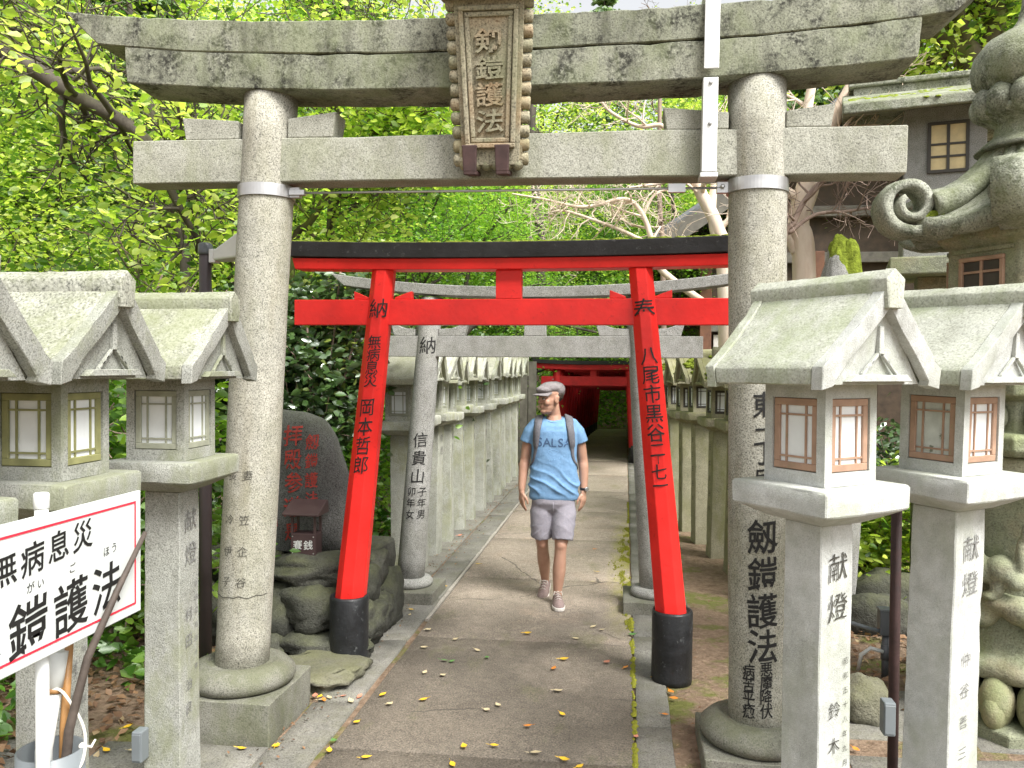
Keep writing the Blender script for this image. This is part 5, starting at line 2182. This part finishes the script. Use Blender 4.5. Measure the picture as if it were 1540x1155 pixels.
    # backpack
    bp = thing('backpack', 'grey backpack worn by the walking man', 'backpack', t.location, t.rotation_euler.z)
    m = MB()
    rr = []
    for z, hw, d in ((.98, .12, .06), (1.0, .135, .10), (1.2, .145, .13), (1.38, .135, .11), (1.44, .10, .06)):
        rr.append([(hw * math.cos(a) * 1.0, .20 + d * .6 * math.sin(a), z) for a in [2 * PI * j / 20 for j in range(20)]])
    m.rings(rr)
    m.build('bag', 'bag_grey', bp)
    bm = bmesh.new()
    bm.from_mesh(sme)
    tree = BVHTree.FromBMesh(bm)
    bm.free()
    for s in (-1, 1):
        path = [(.105, .07, 1.47), (.115, .0, 1.47), (.125, -.06, 1.43), (.137, -.1, 1.38), (.150, -.12, 1.32), (.160, -.12, 1.26), (.166, -.115, 1.20), (.172, -.08, 1.12), (.185, .0, 1.06), (.17, .10, 1.02)]
        wd = [.031, .032, .032, .031, .030, .027, .016, .011, .010, .010]
        P = spline([(s * x, y, z) for x, y, z in path], 4)
        rings_ = []
        for i, p in enumerate(P):
            ax = Vector((0.0, .0, max(1.02, min(p.z, 1.38))))
            loc, nrm, _, _ = tree.find_nearest(p)
            if loc is None:
                loc, nrm = p, (p - ax).normalized()
            wv = float(np.interp(i / (len(P) - 1), np.linspace(0, 1, len(wd)), wd))
            tg = (P[min(i + 1, len(P) - 1)] - P[max(i - 1, 0)]).normalized()
            side = tg.cross(nrm).normalized()
            c = loc + nrm * .004
            th_ = .010 if wv > .02 else .003
            rings_.append([c - side * wv, c - side * wv * .9 + nrm * th_, c + side * wv * .9 + nrm * th_, c + side * wv])
        m = MB()
        m.rings(rings_, smooth=True)
        st = m.build('strap', 'bag_grey', bp)
    return t


man()
# ---------------------------------------------------------------- vegetation


def leaf_mesh(name, C, size, rs, up=.6, ovate=False, droop=.15, vlo=0.0, vhi=1.0, vmap=None):
    """C: (n,3) leaf positions; size: length (array or number). Folded leaf blades facing mostly up."""
    n = len(C)
    size = np.broadcast_to(np.asarray(size, float), (n,)).copy() * rs.uniform(.7, 1.25, n)
    a = rs.uniform(0, 2 * PI, n)
    d = np.stack([np.cos(a), np.sin(a), rs.normal(-droop, .35, n)], 1)
    d /= np.linalg.norm(d, axis=1)[:, None]
    nr = np.stack([rs.normal(0, 1 - up + .15, n), rs.normal(0, 1 - up + .15, n), np.full(n, up) + rs.normal(0, .2, n)], 1)
    s = np.cross(d, nr)
    s /= np.linalg.norm(s, axis=1)[:, None] + 1e-9
    nn = np.cross(s, d)
    L = size[:, None]
    if ovate:
        tpl = [(0, 0, 0), (.30, .27, .05), (.68, .22, .02), (1, 0, -.06), (.68, -.22, .02), (.30, -.27, .05)]
        fl = [(0, 1, 2, 3), (0, 3, 4, 5)]
    else:
        tpl = [(0, 0, 0), (.45, .33, .07), (1, 0, -.03), (.45, -.33, .07)]
        fl = [(0, 1, 2), (0, 2, 3)]
    k = len(tpl)
    V = np.empty((n, k, 3))
    for i, (x, y, z) in enumerate(tpl):
        V[:, i] = C + d * (L * x) + s * (L * y) + nn * (L * z)
    me = bpy.data.meshes.new(name)
    nf, fk = len(fl), len(fl[0])
    me.vertices.add(n * k)
    me.vertices.foreach_set('co', V.reshape(-1))
    idx = (np.arange(n)[:, None, None] * k + np.array(fl)[None]).reshape(-1)
    me.loops.add(len(idx))
    me.loops.foreach_set('vertex_index', idx.astype(np.int32))
    me.polygons.add(n * nf)
    me.polygons.foreach_set('loop_start', np.arange(0, len(idx), fk, dtype=np.int32))
    me.update(calc_edges=True)
    at = me.attributes.new('v', 'FLOAT', 'FACE')
    val = rs.beta(1.6, 1.8, n) * (vhi - vlo) + vlo
    if vmap is None and n < 60000:
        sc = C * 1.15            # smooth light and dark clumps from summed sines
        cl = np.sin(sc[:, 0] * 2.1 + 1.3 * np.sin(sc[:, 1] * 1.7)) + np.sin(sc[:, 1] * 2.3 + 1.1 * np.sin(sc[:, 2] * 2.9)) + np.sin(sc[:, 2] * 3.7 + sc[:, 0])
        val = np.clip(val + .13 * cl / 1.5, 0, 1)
    if vmap is not None:
        val = np.clip(val * .6 + vmap * .4, 0, 1)
    at.data.foreach_set('value', np.repeat(val, nf).astype(np.float32))
    return me


def grow(m, rng, p, d, L, r, level, tips, spread=.7, upw=.15, kids=4, wig=.22, minr=.0045, sides=6, shrink=.62, start=.25):
    """one branch and its side branches; collects twig points in tips"""
    n = max(3, int(3 + L * 3))
    pts, rad = [p.copy()], [r]
    dd = d.normalized()
    for i in range(n):
        dd = (dd + Vector((rng.gauss(0, wig), rng.gauss(0, wig), rng.gauss(0, wig) + upw * .3))).normalized()
        p = p + dd * (L / n)
        pts.append(p.copy())
        rad.append(max(minr, r * (1 - .75 * (i + 1) / n)))
    m.tube(pts, rad, sides if level > 1 else max(3, sides - 2), cap=False)
    if level <= 1:
        for q in pts[1:]:
            tips.append(q)
    else:
        tips.append(pts[-1])
    if level > 0:
        for k in range(kids):
            i = int(start * n + (1 - start) * n * (k + rng.random()) / kids)
            i = min(max(i, 1), n)
            a = rng.uniform(0, 2 * PI)
            o = dd.orthogonal()
            o.rotate(Matrix.Rotation(a, 3, dd))
            nd = (dd * (1 - spread * .5) + o * spread + Vector((0, 0, upw))).normalized()
            grow(m, rng, pts[i], nd, L * shrink * rng.uniform(.75, 1.2), max(minr, rad[i] * .62), level - 1, tips, spread, upw, max(2, kids - 1 if level > 2 else kids), wig, minr, sides, shrink, start)


def cluster(tips, rs, per, rad, flat, keep=1.0):
    T = np.array([tuple(t) for t in tips])
    if keep < 1:
        T = T[rs.random(len(T)) < keep]
    C = np.repeat(T, per, 0)
    n = len(C)
    off = rs.normal(0, 1, (n, 3)) * np.array([rad, rad, rad * flat])
    return C + off


def make_tree(name, label, base, limbs, seed, leaf, bark_m, leafsize=.07, per=10, rad=.22, flat=.35, level=2, subs=7, subL=1.0, spread=.75, upw=.15, group=None, ovate=False, up=.6, kids=4, keep=1.0, cat='tree', start=.25, sides=6, wig=.2):
    """limbs: (points, r0, r1) in world coordinates; side branches grow from them"""
    rng = random.Random(seed)
    rs = np.random.RandomState(seed)
    t = thing(name, label, cat, base, 0, group)
    B = Vector(base)
    m = MB()
    tips = []
    for (pts, r0, r1, ns) in limbs:
        P = spline([Vector(p) - B for p in pts])
        n = len(P)
        rad_ = [r0 + (r1 - r0) * i / (n - 1) for i in range(n)]
        P = [p + noise.noise_vector(p * 1.3 + Vector((seed, 0, 0))) * .03 * (i > 0) for i, p in enumerate(P)]
        m.tube(P, rad_, 10)
        tips.append(P[-1])
        for k in range(ns):
            q = start + (1 - start) * (k + rng.random()) / ns
            i = min(n - 1, int(q * (n - 1)))
            tg = (P[min(i + 1, n - 1)] - P[max(i - 1, 0)]).normalized()
            o = tg.orthogonal()
            o.rotate(Matrix.Rotation(rng.uniform(0, 2 * PI), 3, tg))
            nd = (tg * .35 + o * spread + Vector((0, 0, upw))).normalized()
            grow(m, rng, P[i], nd, subL * rng.uniform(.7, 1.25) * (1.15 - .5 * q), max(.004, rad_[i] * .55), level, tips, spread, upw, kids, wig, .0048 if leaf else .0026, sides)
    m.build('trunk', bark_m, t, fix=False)
    if leaf:
        C = cluster(tips, rs, per, rad, flat, keep)
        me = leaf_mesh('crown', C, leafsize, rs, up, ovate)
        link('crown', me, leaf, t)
    return t


def PX(px, py, y):
    return yp(px, py, y)


def generic_tree(label, x, y, h, cw, seed, leaf, bark_m, leafsize, per, rad, flat, group, clear=.35, kids=4, level=2, subs=9, r=.12, zb=None, keep=1.0, up=.6, upw=.2):
    z0 = ground_h(x, y) - .1 if zb is None else zb
    rng = random.Random(seed)
    dx, dy = rng.uniform(-.1, .1) * h, rng.uniform(-.06, .06) * h
    limbs = [([(x, y, z0), (x + dx * .3, y + dy * .3, z0 + h * .4), (x + dx, y + dy, z0 + h * .85)], r, r * .3, subs)]
    return make_tree('broadleaf_tree', label, (x, y, z0), limbs, seed, leaf, bark_m, leafsize, per, rad, flat, level, subs, cw, .85, upw, group, kids=kids, start=clear, keep=keep, up=up)


def plant_all():
    # --- cherry with the long limb that sweeps in from the picture's upper corner
    Y = 5.9
    Y = 5.3
    limb = [PX(-330, 60, Y + .6), PX(-160, 10, Y + .2), PX(0, 75, Y), PX(120, 150, Y), PX(215, 210, Y - .1), PX(262, 300, Y), PX(300, 370, Y + .2)]
    base = (PX(-330, 60, Y + .6).x, Y + .6, 0)
    up_ = [PX(-160, 10, Y + .2), PX(-60, -160, Y), PX(90, -300, Y - .2)]
    make_tree('cherry_tree', 'cherry tree whose dark limb sweeps down past the end of the granite lintel', base,
              [([(base[0], base[1], 0), limb[0]], .16, .10, 2), (limb, .085, .016, 22), (up_, .06, .02, 12)], 11, 'leaf_lime', 'bark_dark', .078, 3, .16, .5, 2, 0, .8, .8, .12, ovate=True, kids=4, start=.12, keep=.5)
    # --- slim dark trees behind the left part of the gate
    make_tree('slim_tree', 'slim dark stemmed tree standing behind the lantern beside the granite pillar', (PX(285, 420, 7.4).x, 7.4, 0),
              [([(PX(285, 420, 7.4).x, 7.4, 0), PX(280, 420, 7.4), PX(262, 330, 7.4), PX(240, 250, 7.4), PX(222, 140, 7.4), PX(195, 0, 7.4), PX(180, -160, 7.4)], .055, .02, 26)], 12, 'leaf_lime', 'bark_dark', .075, 4, .2, .45, 2, 0, 1.2, .8, .1, ovate=True, start=.3, keep=.55)
    make_tree('slim_tree', 'slim straight dark tree rising just beyond the granite pillar and beams', (PX(495, 440, 9.2).x, 9.2, 0),
              [([(PX(492, 440, 9.2).x, 9.2, 0), PX(492, 440, 9.2), PX(500, 310, 9.2), PX(505, 190, 9.2), PX(518, 40, 9.2), PX(530, -150, 9.2)], .06, .03, 26),
               ([PX(505, 190, 9.2), PX(545, 150, 9.0), PX(600, 120, 8.9), PX(680, 60, 8.8)], .03, .012, 10)], 13, 'leaf_lime', 'bark_dark', .075, 4, .22, .45, 2, 0, 1.2, .8, .1, ovate=True, start=.35, keep=.5)
    make_tree('slim_tree', 'leaning mossy branched tree with fresh leaves between granite pillar and plaque', (PX(430, 420, 8.0).x, 8.3, 0),
              [([(PX(430, 420, 8.3).x, 8.3, 0), PX(440, 400, 8.3), PX(470, 330, 8.2), PX(540, 220, 8.0), PX(600, 185, 7.8), PX(660, 165, 7.7)], .05, .015, 18)], 14, 'leaf_lime', 'bark_moss', .08, 5, .2, .5, 2, 0, .8, .8, .1, ovate=True, start=.35)
    # --- fine leaved maples over the far part of the path
    for (px, y, h, cw, sd, lab) in ((640, 13.2, 5.6, 1.9, 21, 'fine leaved green maple behind the pale lantern row'), (880, 19.6, 6.2, 2.2, 22, 'green maple arching over the tunnel of small red gates'), (760, 17.5, 5.6, 1.9, 23, 'layered green maple behind the board fence')):
        x = PX(px, 500, y).x
        if sd == 22:
            x = -3.4
        generic_tree(lab, x, y, h, cw, sd, 'leaf_maple', 'bark_dark', .062, 12, .36, .16, None, .62 if sd == 21 else .42, 4, 2, 12, .10, up=.8, upw=.18 if sd == 21 else .05)
    # spray of maple hanging above the tunnel mouth
    make_tree('maple_tree', 'maple with low leafy sprays hanging above the tunnel mouth', (-2.9, 13.9, 0),
              [([(-2.9, 13.9, 0), (-2.8, 13.9, 2.2), (-2.0, 13.9, 2.75), (-1.1, 14.2, 2.60), (-.3, 14.4, 2.42), (.25, 14.5, 2.32)], .06, .008, 16), ([(-2.8, 13.9, 2.2), (-2.6, 13.9, 3.6), (-1.9, 13.8, 4.6)], .05, .015, 9)], 24, 'leaf_maple', 'bark_dark', .055, 10, .17, .25, 1, 0, .5, .8, .22, up=.8, start=.45)
    # --- lime green tree right of the plaque
    generic_tree('airy lime green tree behind the granite beams on the hall side', 3.0, 21.0, 9.0, 2.6, 31, 'leaf_lime', 'bark_dark', .10, 10, .5, .3, None, .3, 4, 2, 14, .12)
    generic_tree('lime green tree framed between the lintel and the tie beam', -3.4, 22.8, 8.5, 2.6, 32, 'leaf_lime', 'bark_dark', .10, 10, .5, .3, None, .3, 4, 2, 14, .12)
    generic_tree('fresh green maple between the tunnel and the dark hall', 1.0, 15.6, 6.6, 1.7, 25, 'leaf_maple', 'bark_dark', .062, 13, .36, .18, None, .52, 4, 2, 12, .09, up=.8, upw=.1)
    # --- trees behind the carved lantern
    make_tree('mossy_tree', 'tree with thick mossy limb behind the onion finial', (4.6, 9.6, 0),
              [([(4.6, 9.6, 0), (4.5, 9.6, 3.0), PX(1475, 120, 9.6), PX(1440, 70, 9.6), PX(1400, 50, 9.6), PX(1330, 20, 9.4)], .24, .04, 9), ([PX(1475, 120, 9.6), PX(1500, 20, 9.6), PX(1480, -120, 9.6)], .14, .05, 10)], 33, 'leaf_lime', 'bark_moss', .09, 8, .3, .4, 2, 0, 1.3, .8, .15, start=.5)

    # --- background trees, copies of four kinds
    G = 'broadleaf trees filling the slope behind the gates'
    kinds = [generic_tree('yellow green leafy tree on the slope behind the gates', 0, 0, 8.5, 2.5, 41, 'leaf_lime', 'bark_dark', .095, 13, .55, .3, G, .18, 4, 2, 13, .13, 0),
             generic_tree('darker green leafy tree on the slope behind the gates', 0, 0, 8.0, 2.4, 42, 'leaf_mid', 'bark_dark', .10, 20, .55, .35, G, .15, 4, 2, 13, .14, 0),
             generic_tree('fresh green fine leaved tree on the slope behind the gates', 0, 0, 7.0, 2.3, 43, 'leaf_maple', 'bark_dark', .08, 22, .5, .22, G, .15, 4, 2, 13, .12, 0)]
    rng = random.Random(77)
    spots = [(-5.0, 12.9, 0, .85), (-5.4, 11.2, 0, .8), (-8.8, 9.4, 0, .85), (-9.8, 12.5, 1, 1.0), (-6.4, 14.5, 1, 1.0), (-4.3, 16.5, 1, .95), (-9.5, 16.0, 0, 1.1), (-4.8, 21.8, 0, 1.0), (-6.3, 20.0, 1, 1.1), (-11.5, 22.0, 0, 1.2),
             (3.2, 24.6, 1, 1.0), (3.6, 25.5, 0, 1.15), (-1.3, 28.5, 2, 1.15), (-4.2, 25.5, 0, 1.2), (-8.0, 26.5, 1, 1.3), (6.5, 27.5, 0, 1.3), (9.5, 24.0, 1, 1.25), (11.5, 18.5, 0, 1.1), (9.8, 12.0, 0, 1.0), (-14.5, 17.5, 1, 1.2), (-12.0, 12.0, 0, 1.0), (-3.0, 31.5, 0, 1.4), (2.6, 31.5, 2, 1.4), (-8.5, 32.5, 0, 1.4), (8.0, 33, 1, 1.5), (-15, 29, 0, 1.4), (14, 29, 0, 1.5), (7.6, 9.0, 1, .8)]
    used = [0] * len(kinds)
    for (x, y, k, s) in spots:
        o = kinds[k] if not used[k] else copy_tree(kinds[k])
        used[k] = 1
        o.location = (x, y, ground_h(x, y) - .1)
        o.rotation_euler = (0, 0, rng.uniform(0, 6.28))
        s *= rng.uniform(.93, 1.08)
        o.scale = (s, s, s * rng.uniform(.95, 1.1))

    # --- conifers, pale and soft, far left
    def conifer(seed, h):
        rs = np.random.RandomState(seed)
        t = thing('conifer', 'tall pale green conifer on the slope beyond the cherry limb', 'tree', group='pale conifers on the slope')
        MB().tube([(0, 0, 0), (0, 0, h)], [.16, .02], 8).build('trunk', 'bark_dark', t)
        n = 16000
        z = h * (.12 + .88 * rs.random(n) ** 1.15)
        lay = np.floor(z / .45) * .45
        z = lay + (z - lay) * .35
        rmax = (h - z) * .26 + .15
        r = rmax * rs.random(n) ** .55
        a = rs.uniform(0, 2 * PI, n)
        a = np.round(a / (2 * PI) * 13) / 13 * 2 * PI + rs.normal(0, .1, n)
        C = np.stack([r * np.cos(a), r * np.sin(a), z - r * .28], 1)
        link('crown', leaf_mesh('crown', C, .16, rs, .5, False, .4), 'leaf_conifer', t)
        return t
    c0 = conifer(51, 11.0)
    for k, (x, y, s) in enumerate(((-7.0, 11.6, .75), (-8.6, 13.2, .9), (-6.6, 17.6, 1.15), (-12.8, 18.5, 1.3), (5.2, 23.0, 1.2), (-1.0, 36, 1.4))):
        o = c0 if k == 0 else copy_tree(c0)
        o.location = (x, y, ground_h(x, y) - .1)
        o.rotation_euler = (0, 0, k * 1.3)
        o.scale = (s, s, s)

    # --- glossy camellia behind the boulder
    def shrub(label, x, y, z0, h, w_, seed, leaf, size, nst, per, rad, bk='bark_twig', ovate=True, up=.5, zlo=.3, name='shrub'):
        rng = random.Random(seed)
        limbs = []
        for k in range(nst):
            a = 2 * PI * k / nst + rng.random()
            q = w_ * rng.uniform(.3, .9)
            limbs.append(([(x + .05 * math.cos(a), y + .05 * math.sin(a), z0), (x + q * .35 * math.cos(a), y + q * .35 * math.sin(a), z0 + h * .45), (x + q * math.cos(a), y + q * math.sin(a), z0 + h * rng.uniform(.75, 1.0))], .022, .008, 6))
        return make_tree(name, label, (x, y, z0), limbs, seed, leaf, bk, size, per, rad, .8, 1, 0, w_ * .75, .8, .15, ovate=ovate, up=up, start=zlo, cat='shrub', kids=4)
    shrub('glossy dark leaved camellia shrub rising behind the inscribed boulder', -2.62, 6.75, 0, 2.65, .62, 61, 'leaf_glossy', .085, 9, 8, .11, zlo=.45)
    shrub('glossy dark shrub filling the gap behind the granite pillar', -3.35, 7.0, 0, 2.5, .7, 62, 'leaf_glossy', .085, 9, 7, .12, zlo=.35)
    GS = 'leafy shrubs behind the stone lanterns'
    for k, (x, y, h, w_, lf, lab) in enumerate(((-3.3, 5.0, 1.7, .8, 'leaf_mid', 'leafy green shrub between lamp pole and lanterns'), (-4.3, 4.3, 2.0, .9, 'leaf_mid', 'broad leafy shrub behind the lantern with the sign'), (-4.6, 6.4, 2.6, 1.2, 'leaf_mid', 'tall leafy shrub below the cherry limb'),
                                                (-3.0, 8.6, 2.0, .8, 'leaf_maple', 'fresh green shrub behind the first lantern of the row'), (-2.75, 10.5, 2.2, .7, 'leaf_glossy', 'dark shrub close behind the lantern row'), (-5.6, 5.0, 2.8, 1.2, 'leaf_lime', 'bright shrub far behind the lanterns beside the sign'),
                                                (1.9, 11.3, 1.5, .8, 'leaf_mid', 'low shrub behind the mossy lanterns'), (2.55, 8.7, 1.1, .6, 'leaf_glossy', 'small dark shrub on the earth bank'), (1.95, 7.3, .9, .5, 'leaf_lime', 'low bright leaved bush seen between the pale lanterns'), (1.5, 16.8, 2.4, 1.0, 'leaf_glossy', 'dark shrub beside the tunnel gates'))):
        shrub(lab, x, y, 0, h, w_, 70 + k, lf, .075, 9, 8, .17, zlo=.15)

    # --- pale bare trees (right)
    def bare(label, base, limbs, seed, level, subL, bk='bark_pale', kids=4, spread=.7, upw=.1, sides=5, name='bare_tree', leaf=None, start=.35, wig=.2):
        return make_tree(name, label, base, limbs, seed, leaf, bk, .03, 1, .03, 1, level, 0, subL, spread, upw, kids=kids, start=start, sides=sides, wig=wig)
    y = 7.0
    b = (PX(1215, 700, y).x, y, 0)
    bare('pale smooth barked bare tree beside the inscribed granite pillar', b, [([b, PX(1210, 420, y), PX(1200, 330, y), PX(1222, 250, y), PX(1245, 200, y), PX(1285, 120, y), PX(1330, 20, y)], .105, .045, 7),
                                                                              ([PX(1200, 330, y), PX(1225, 260, y), PX(1215, 180, y), PX(1225, 100, y)], .07, .03, 3),
                                                                              ([PX(1196, 380, y), PX(1175, 330, y - .1), PX(1160, 290, y - .2), PX(1130, 250, y - .2)], .035, .01, 5)], 81, 2, .7)
    y = 6.7
    b = (PX(1170, 500, y).x, y, 0)
    bare('bare tree with thin reddish twigs before the dark hall', b, [([b, PX(1172, 410, y), PX(1195, 330, y), PX(1222, 285, y), PX(1250, 260, y)], .035, .012, 6), ([PX(1185, 350, y), PX(1225, 322, y), PX(1280, 316, y), PX(1340, 306, y)], .018, .008, 10)], 82, 2, .5, 'bark_twig', 4, .75, .12)
    y = 8.4
    b = (PX(1095, 600, y).x, y, 0)
    bare('leaning pale bare tree between granite pillar and vermilion gate', b, [([b, PX(1090, 420, y), PX(1080, 345, y), PX(1050, 285, y), PX(1035, 240, y), PX(1040, 190, y)], .085, .045, 4), ([PX(1084, 380, y), PX(1070, 320, y), PX(1075, 250, y), PX(1068, 150, y)], .055, .02, 4),
                                                                                ([PX(1035, 240, y), PX(1000, 190, y), PX(960, 190, y), PX(915, 165, y), PX(895, 130, y)], .028, .012, 6)], 83, 2, .7)
    y = 9.6
    b = (PX(965, 560, y).x, y, 0)
    b = (1.9, 10.0, 0)
    bare('pale bare tree with spreading zigzag twigs above the vermilion lintel', b, [([b, (1.5, 9.9, 2.0), PX(1000, 410, y), PX(985, 370, y), PX(966, 320, y), PX(940, 300, y), PX(880, 310, y), PX(820, 300, y), PX(770, 290, y)], .05, .008, 15), ([PX(966, 330, y), PX(985, 295, y), PX(1010, 285, y)], .022, .01, 6),
                                                                                  ([PX(985, 370, y), PX(925, 340, y), PX(860, 318, y), PX(830, 320, y)], .026, .008, 12)], 84, 2, .62, 'bark_pale', 4, .8, .12, wig=.3)
    y = 13.2
    b = (PX(1000, 600, y).x, y, 0)
    bare('thin upright bare stem beside the steel strap', b, [([b, PX(998, 400, y), PX(990, 260, y), PX(992, 150, y), PX(988, 20, y)], .05, .025, 8)], 85, 2, .8, 'bark_twig')
    y = 18.5
    b = (PX(790, 600, y).x, y, 0)
    bare('straight dark trunk standing behind the vermilion lintel', b, [([b, PX(814, 400, y), PX(808, 310, y), PX(800, 200, y), PX(805, 60, y)], .12, .08, 5)], 86, 2, 1.0, 'bark_dark')

    # --- forest wall far behind
    rs = np.random.RandomState(5)
    n = 90000
    x = rs.uniform(-45, 40, n)
    yy = rs.uniform(36, 44, n)
    crown = 1 + .5 * np.sin(x * .55) + .35 * np.sin(x * 1.3 + 2)
    z = np.array([ground_h(a, b) for a, b in zip(x, yy)]) + rs.random(n) ** .9 * (2.5 + 2.0 * crown)
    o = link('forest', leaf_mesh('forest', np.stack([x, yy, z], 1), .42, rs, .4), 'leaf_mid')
    tag(o, 'dense far wood closing the view behind all trees', 'forest', kind='stuff')

    # --- bank of ground cover behind the tunnel and left of the path
    n = 26000
    x = rs.uniform(-7, 6, n)
    yy = rs.uniform(19.9, 29, n)
    kk = ~((np.abs(x + .2) < 1.25) & (yy < 25.6))
    x, yy = x[kk], yy[kk]
    n = len(x)
    z = np.array([ground_h(a, b) for a, b in zip(x, yy)]) + rs.random(n) ** 2.5 * (.2 + .35 * np.clip(yy - 20, 0, 4)) + .03
    o = link('bank_undergrowth', leaf_mesh('bank_undergrowth', np.stack([x, yy, z], 1), .12, rs, .5), 'leaf_mid')
    tag(o, 'dark leafy undergrowth on the bank behind the small red gates', 'undergrowth', kind='stuff')
    n = 9000
    x = -2.35 - rs.random(n) ** 1.3 * 3.4
    yy = rs.uniform(2.6, 9.5, n)
    cl = np.array([noise.noise(Vector((a * 1.1, b * 1.1, 4))) for a, b in zip(x, yy)])
    k = (cl > -.05) & ~((x > -3.0) & (yy < 4.4))
    x, yy, cl = x[k], yy[k], cl[k]
    z = rs.random(len(x)) * (.06 + .55 * np.clip(cl + .1, 0, 1))
    o = link('ground_cover', leaf_mesh('ground_cover', np.stack([x, yy, z + .02], 1), .095, rs, .6, True), 'leaf_herb')
    tag(o, 'low leafy green plants growing behind the lanterns', 'ground cover', kind='stuff')
    n = 700
    side = rs.random(n) < .6
    x = np.where(side, -1.70 + np.abs(rs.normal(0, .09, n)) * np.where(rs.random(n) < .5, 1, -.6), .27 + np.abs(rs.normal(0, .14, n)))
    yy = np.where(side, rs.uniform(3.0, 13, n), rs.uniform(3.0, 12, n))
    o = link('edge_litter', leaf_mesh('edge_litter', np.stack([x, yy, rs.random(n) * .008 + .012], 1), .022, rs, .9), 'leaf_dry')
    tag(o, 'small dry leaf bits gathered along both path edges', 'leaf litter', kind='stuff')
    n = 9000
    x = np.where(rs.random(n) < .75, -2.45 - rs.random(n) * 3.0, 1.0 + rs.random(n) * 2.0)
    yy = np.where(x < 0, rs.uniform(1.5, 9.0, n), rs.uniform(4.6, 10, n))
    o = link('leaf_litter', leaf_mesh('leaf_litter', np.stack([x, yy, rs.random(n) * .02 + .01], 1), .055, rs, .85), 'leaf_dry')
    tag(o, 'brown fallen leaf litter on the earth behind the lanterns', 'leaf litter', kind='stuff')


plant_all()
# ---------------------------------------------------------------- fallen leaves on the path


def fallen_leaves():
    rng = random.Random(6)
    protos = {}
    names = {'fallen_yellow': 'yellow', 'fallen_orange': 'orange', 'fallen_cream': 'pale cream', 'fallen_pink': 'reddish', 'fallen_green': 'green'}
    for v in range(3):
        m = MB()
        out = [(0, 0), (.25, .20), (.5, .30), (.75, .20), (1.05, 0), (.75, -.22), (.5, -.31), (.25, -.2)]
        vs = [(x - .5, y * (.9 + .15 * v), .05 + (.22 + .1 * v) * (x - .5) ** 2 + .28 * abs(y) ** 1.3 * (1 if v != 1 else .5)) for x, y in out]
        vs += [(x - .5, 0, .05 + (.22 + .1 * v) * (x - .5) ** 2) for x in (.25, .5, .75)]
        vs += [(-.5, -.012, .05), (-.85, -.03, .16), (-.85, .0, .16)]
        fs = [(0, 8, 1), (1, 8, 9, 2), (2, 9, 10, 3), (3, 10, 4), (4, 10, 5), (5, 10, 9, 6), (6, 9, 8, 7), (7, 8, 0), (0, 11, 12, 13)]
        m.add(vs, fs, True)
        protos[v] = m
    z7 = lambda x, y: (400 + x * .4286, 800 + y * .4286)
    L = []
    for col, pts in (('fallen_yellow', [(918, 355), (1045, 445), (410, 570), (553, 588), (222, 765), (350, 790), (655, 815), (1045, 797), (1100, 822), (695, 752), (1040, 638), (1163, 140), (318, 666), (800, 748), (745, 112), (510, 272), (627, 190), (36, 750)]),
                     ('fallen_cream', [(665, 376), (556, 404), (742, 414), (558, 492), (433, 602), (775, 623), (945, 774), (298, 593), (620, 502), (1148, 332), (1178, 343), (568, 342), (1088, 373), (1023, 556), (815, 606), (1147, 174), (505, 290), (195, 588), (1040, 150)]),
                     ('fallen_orange', [(1262, 475), (1010, 478), (1152, 60), (920, 680)]), ('fallen_pink', [(1196, 456), (1298, 717), (270, 575), (328, 577), (680, 12)]), ('fallen_green', [(652, 453), (625, 450), (238, 732), (776, 440), (1285, 360)])):
        L += [(col, *z7(x, y)) for x, y in pts]
    L += [('fallen_yellow', 363, 1125), ('fallen_yellow', 192, 1092), ('fallen_yellow', 415, 1121), ('fallen_cream', 197, 1128), ('fallen_yellow', 160, 1128), ('fallen_orange', 1009, 1040), ('fallen_orange', 1014, 1050), ('fallen_yellow', 1030, 1022), ('fallen_orange', 1287, 1126), ('fallen_cream', 1303, 1034), ('fallen_yellow', 481, 1047), ('fallen_orange', 487, 1052), ('fallen_cream', 495, 1049), ('fallen_pink', 474, 1046), ('fallen_orange', 1000, 1074), ('fallen_yellow', 985, 1018)]
    cache = {}
    for (col, px, py) in L:
        p = gp(px, py, .012)
        v = rng.randrange(3)
        if (col, v) not in cache:
            cache[(col, v)] = protos[v].mesh('fallen_leaf')
        o = link('fallen_leaf', cache[(col, v)], col)
        s = .040 + .022 * rng.random()
        o.location = (p.x, p.y, .010)
        o.rotation_euler = (rng.uniform(-.15, .15), rng.uniform(-.15, .15), rng.uniform(0, 6.28))
        o.scale = (s, s * rng.uniform(.85, 1.1), s)
        c = names[col]
        tag(o, '%s fallen leaf lying on the path paving' % c, 'leaf', '%s fallen leaves on the paving' % c)


fallen_leaves()
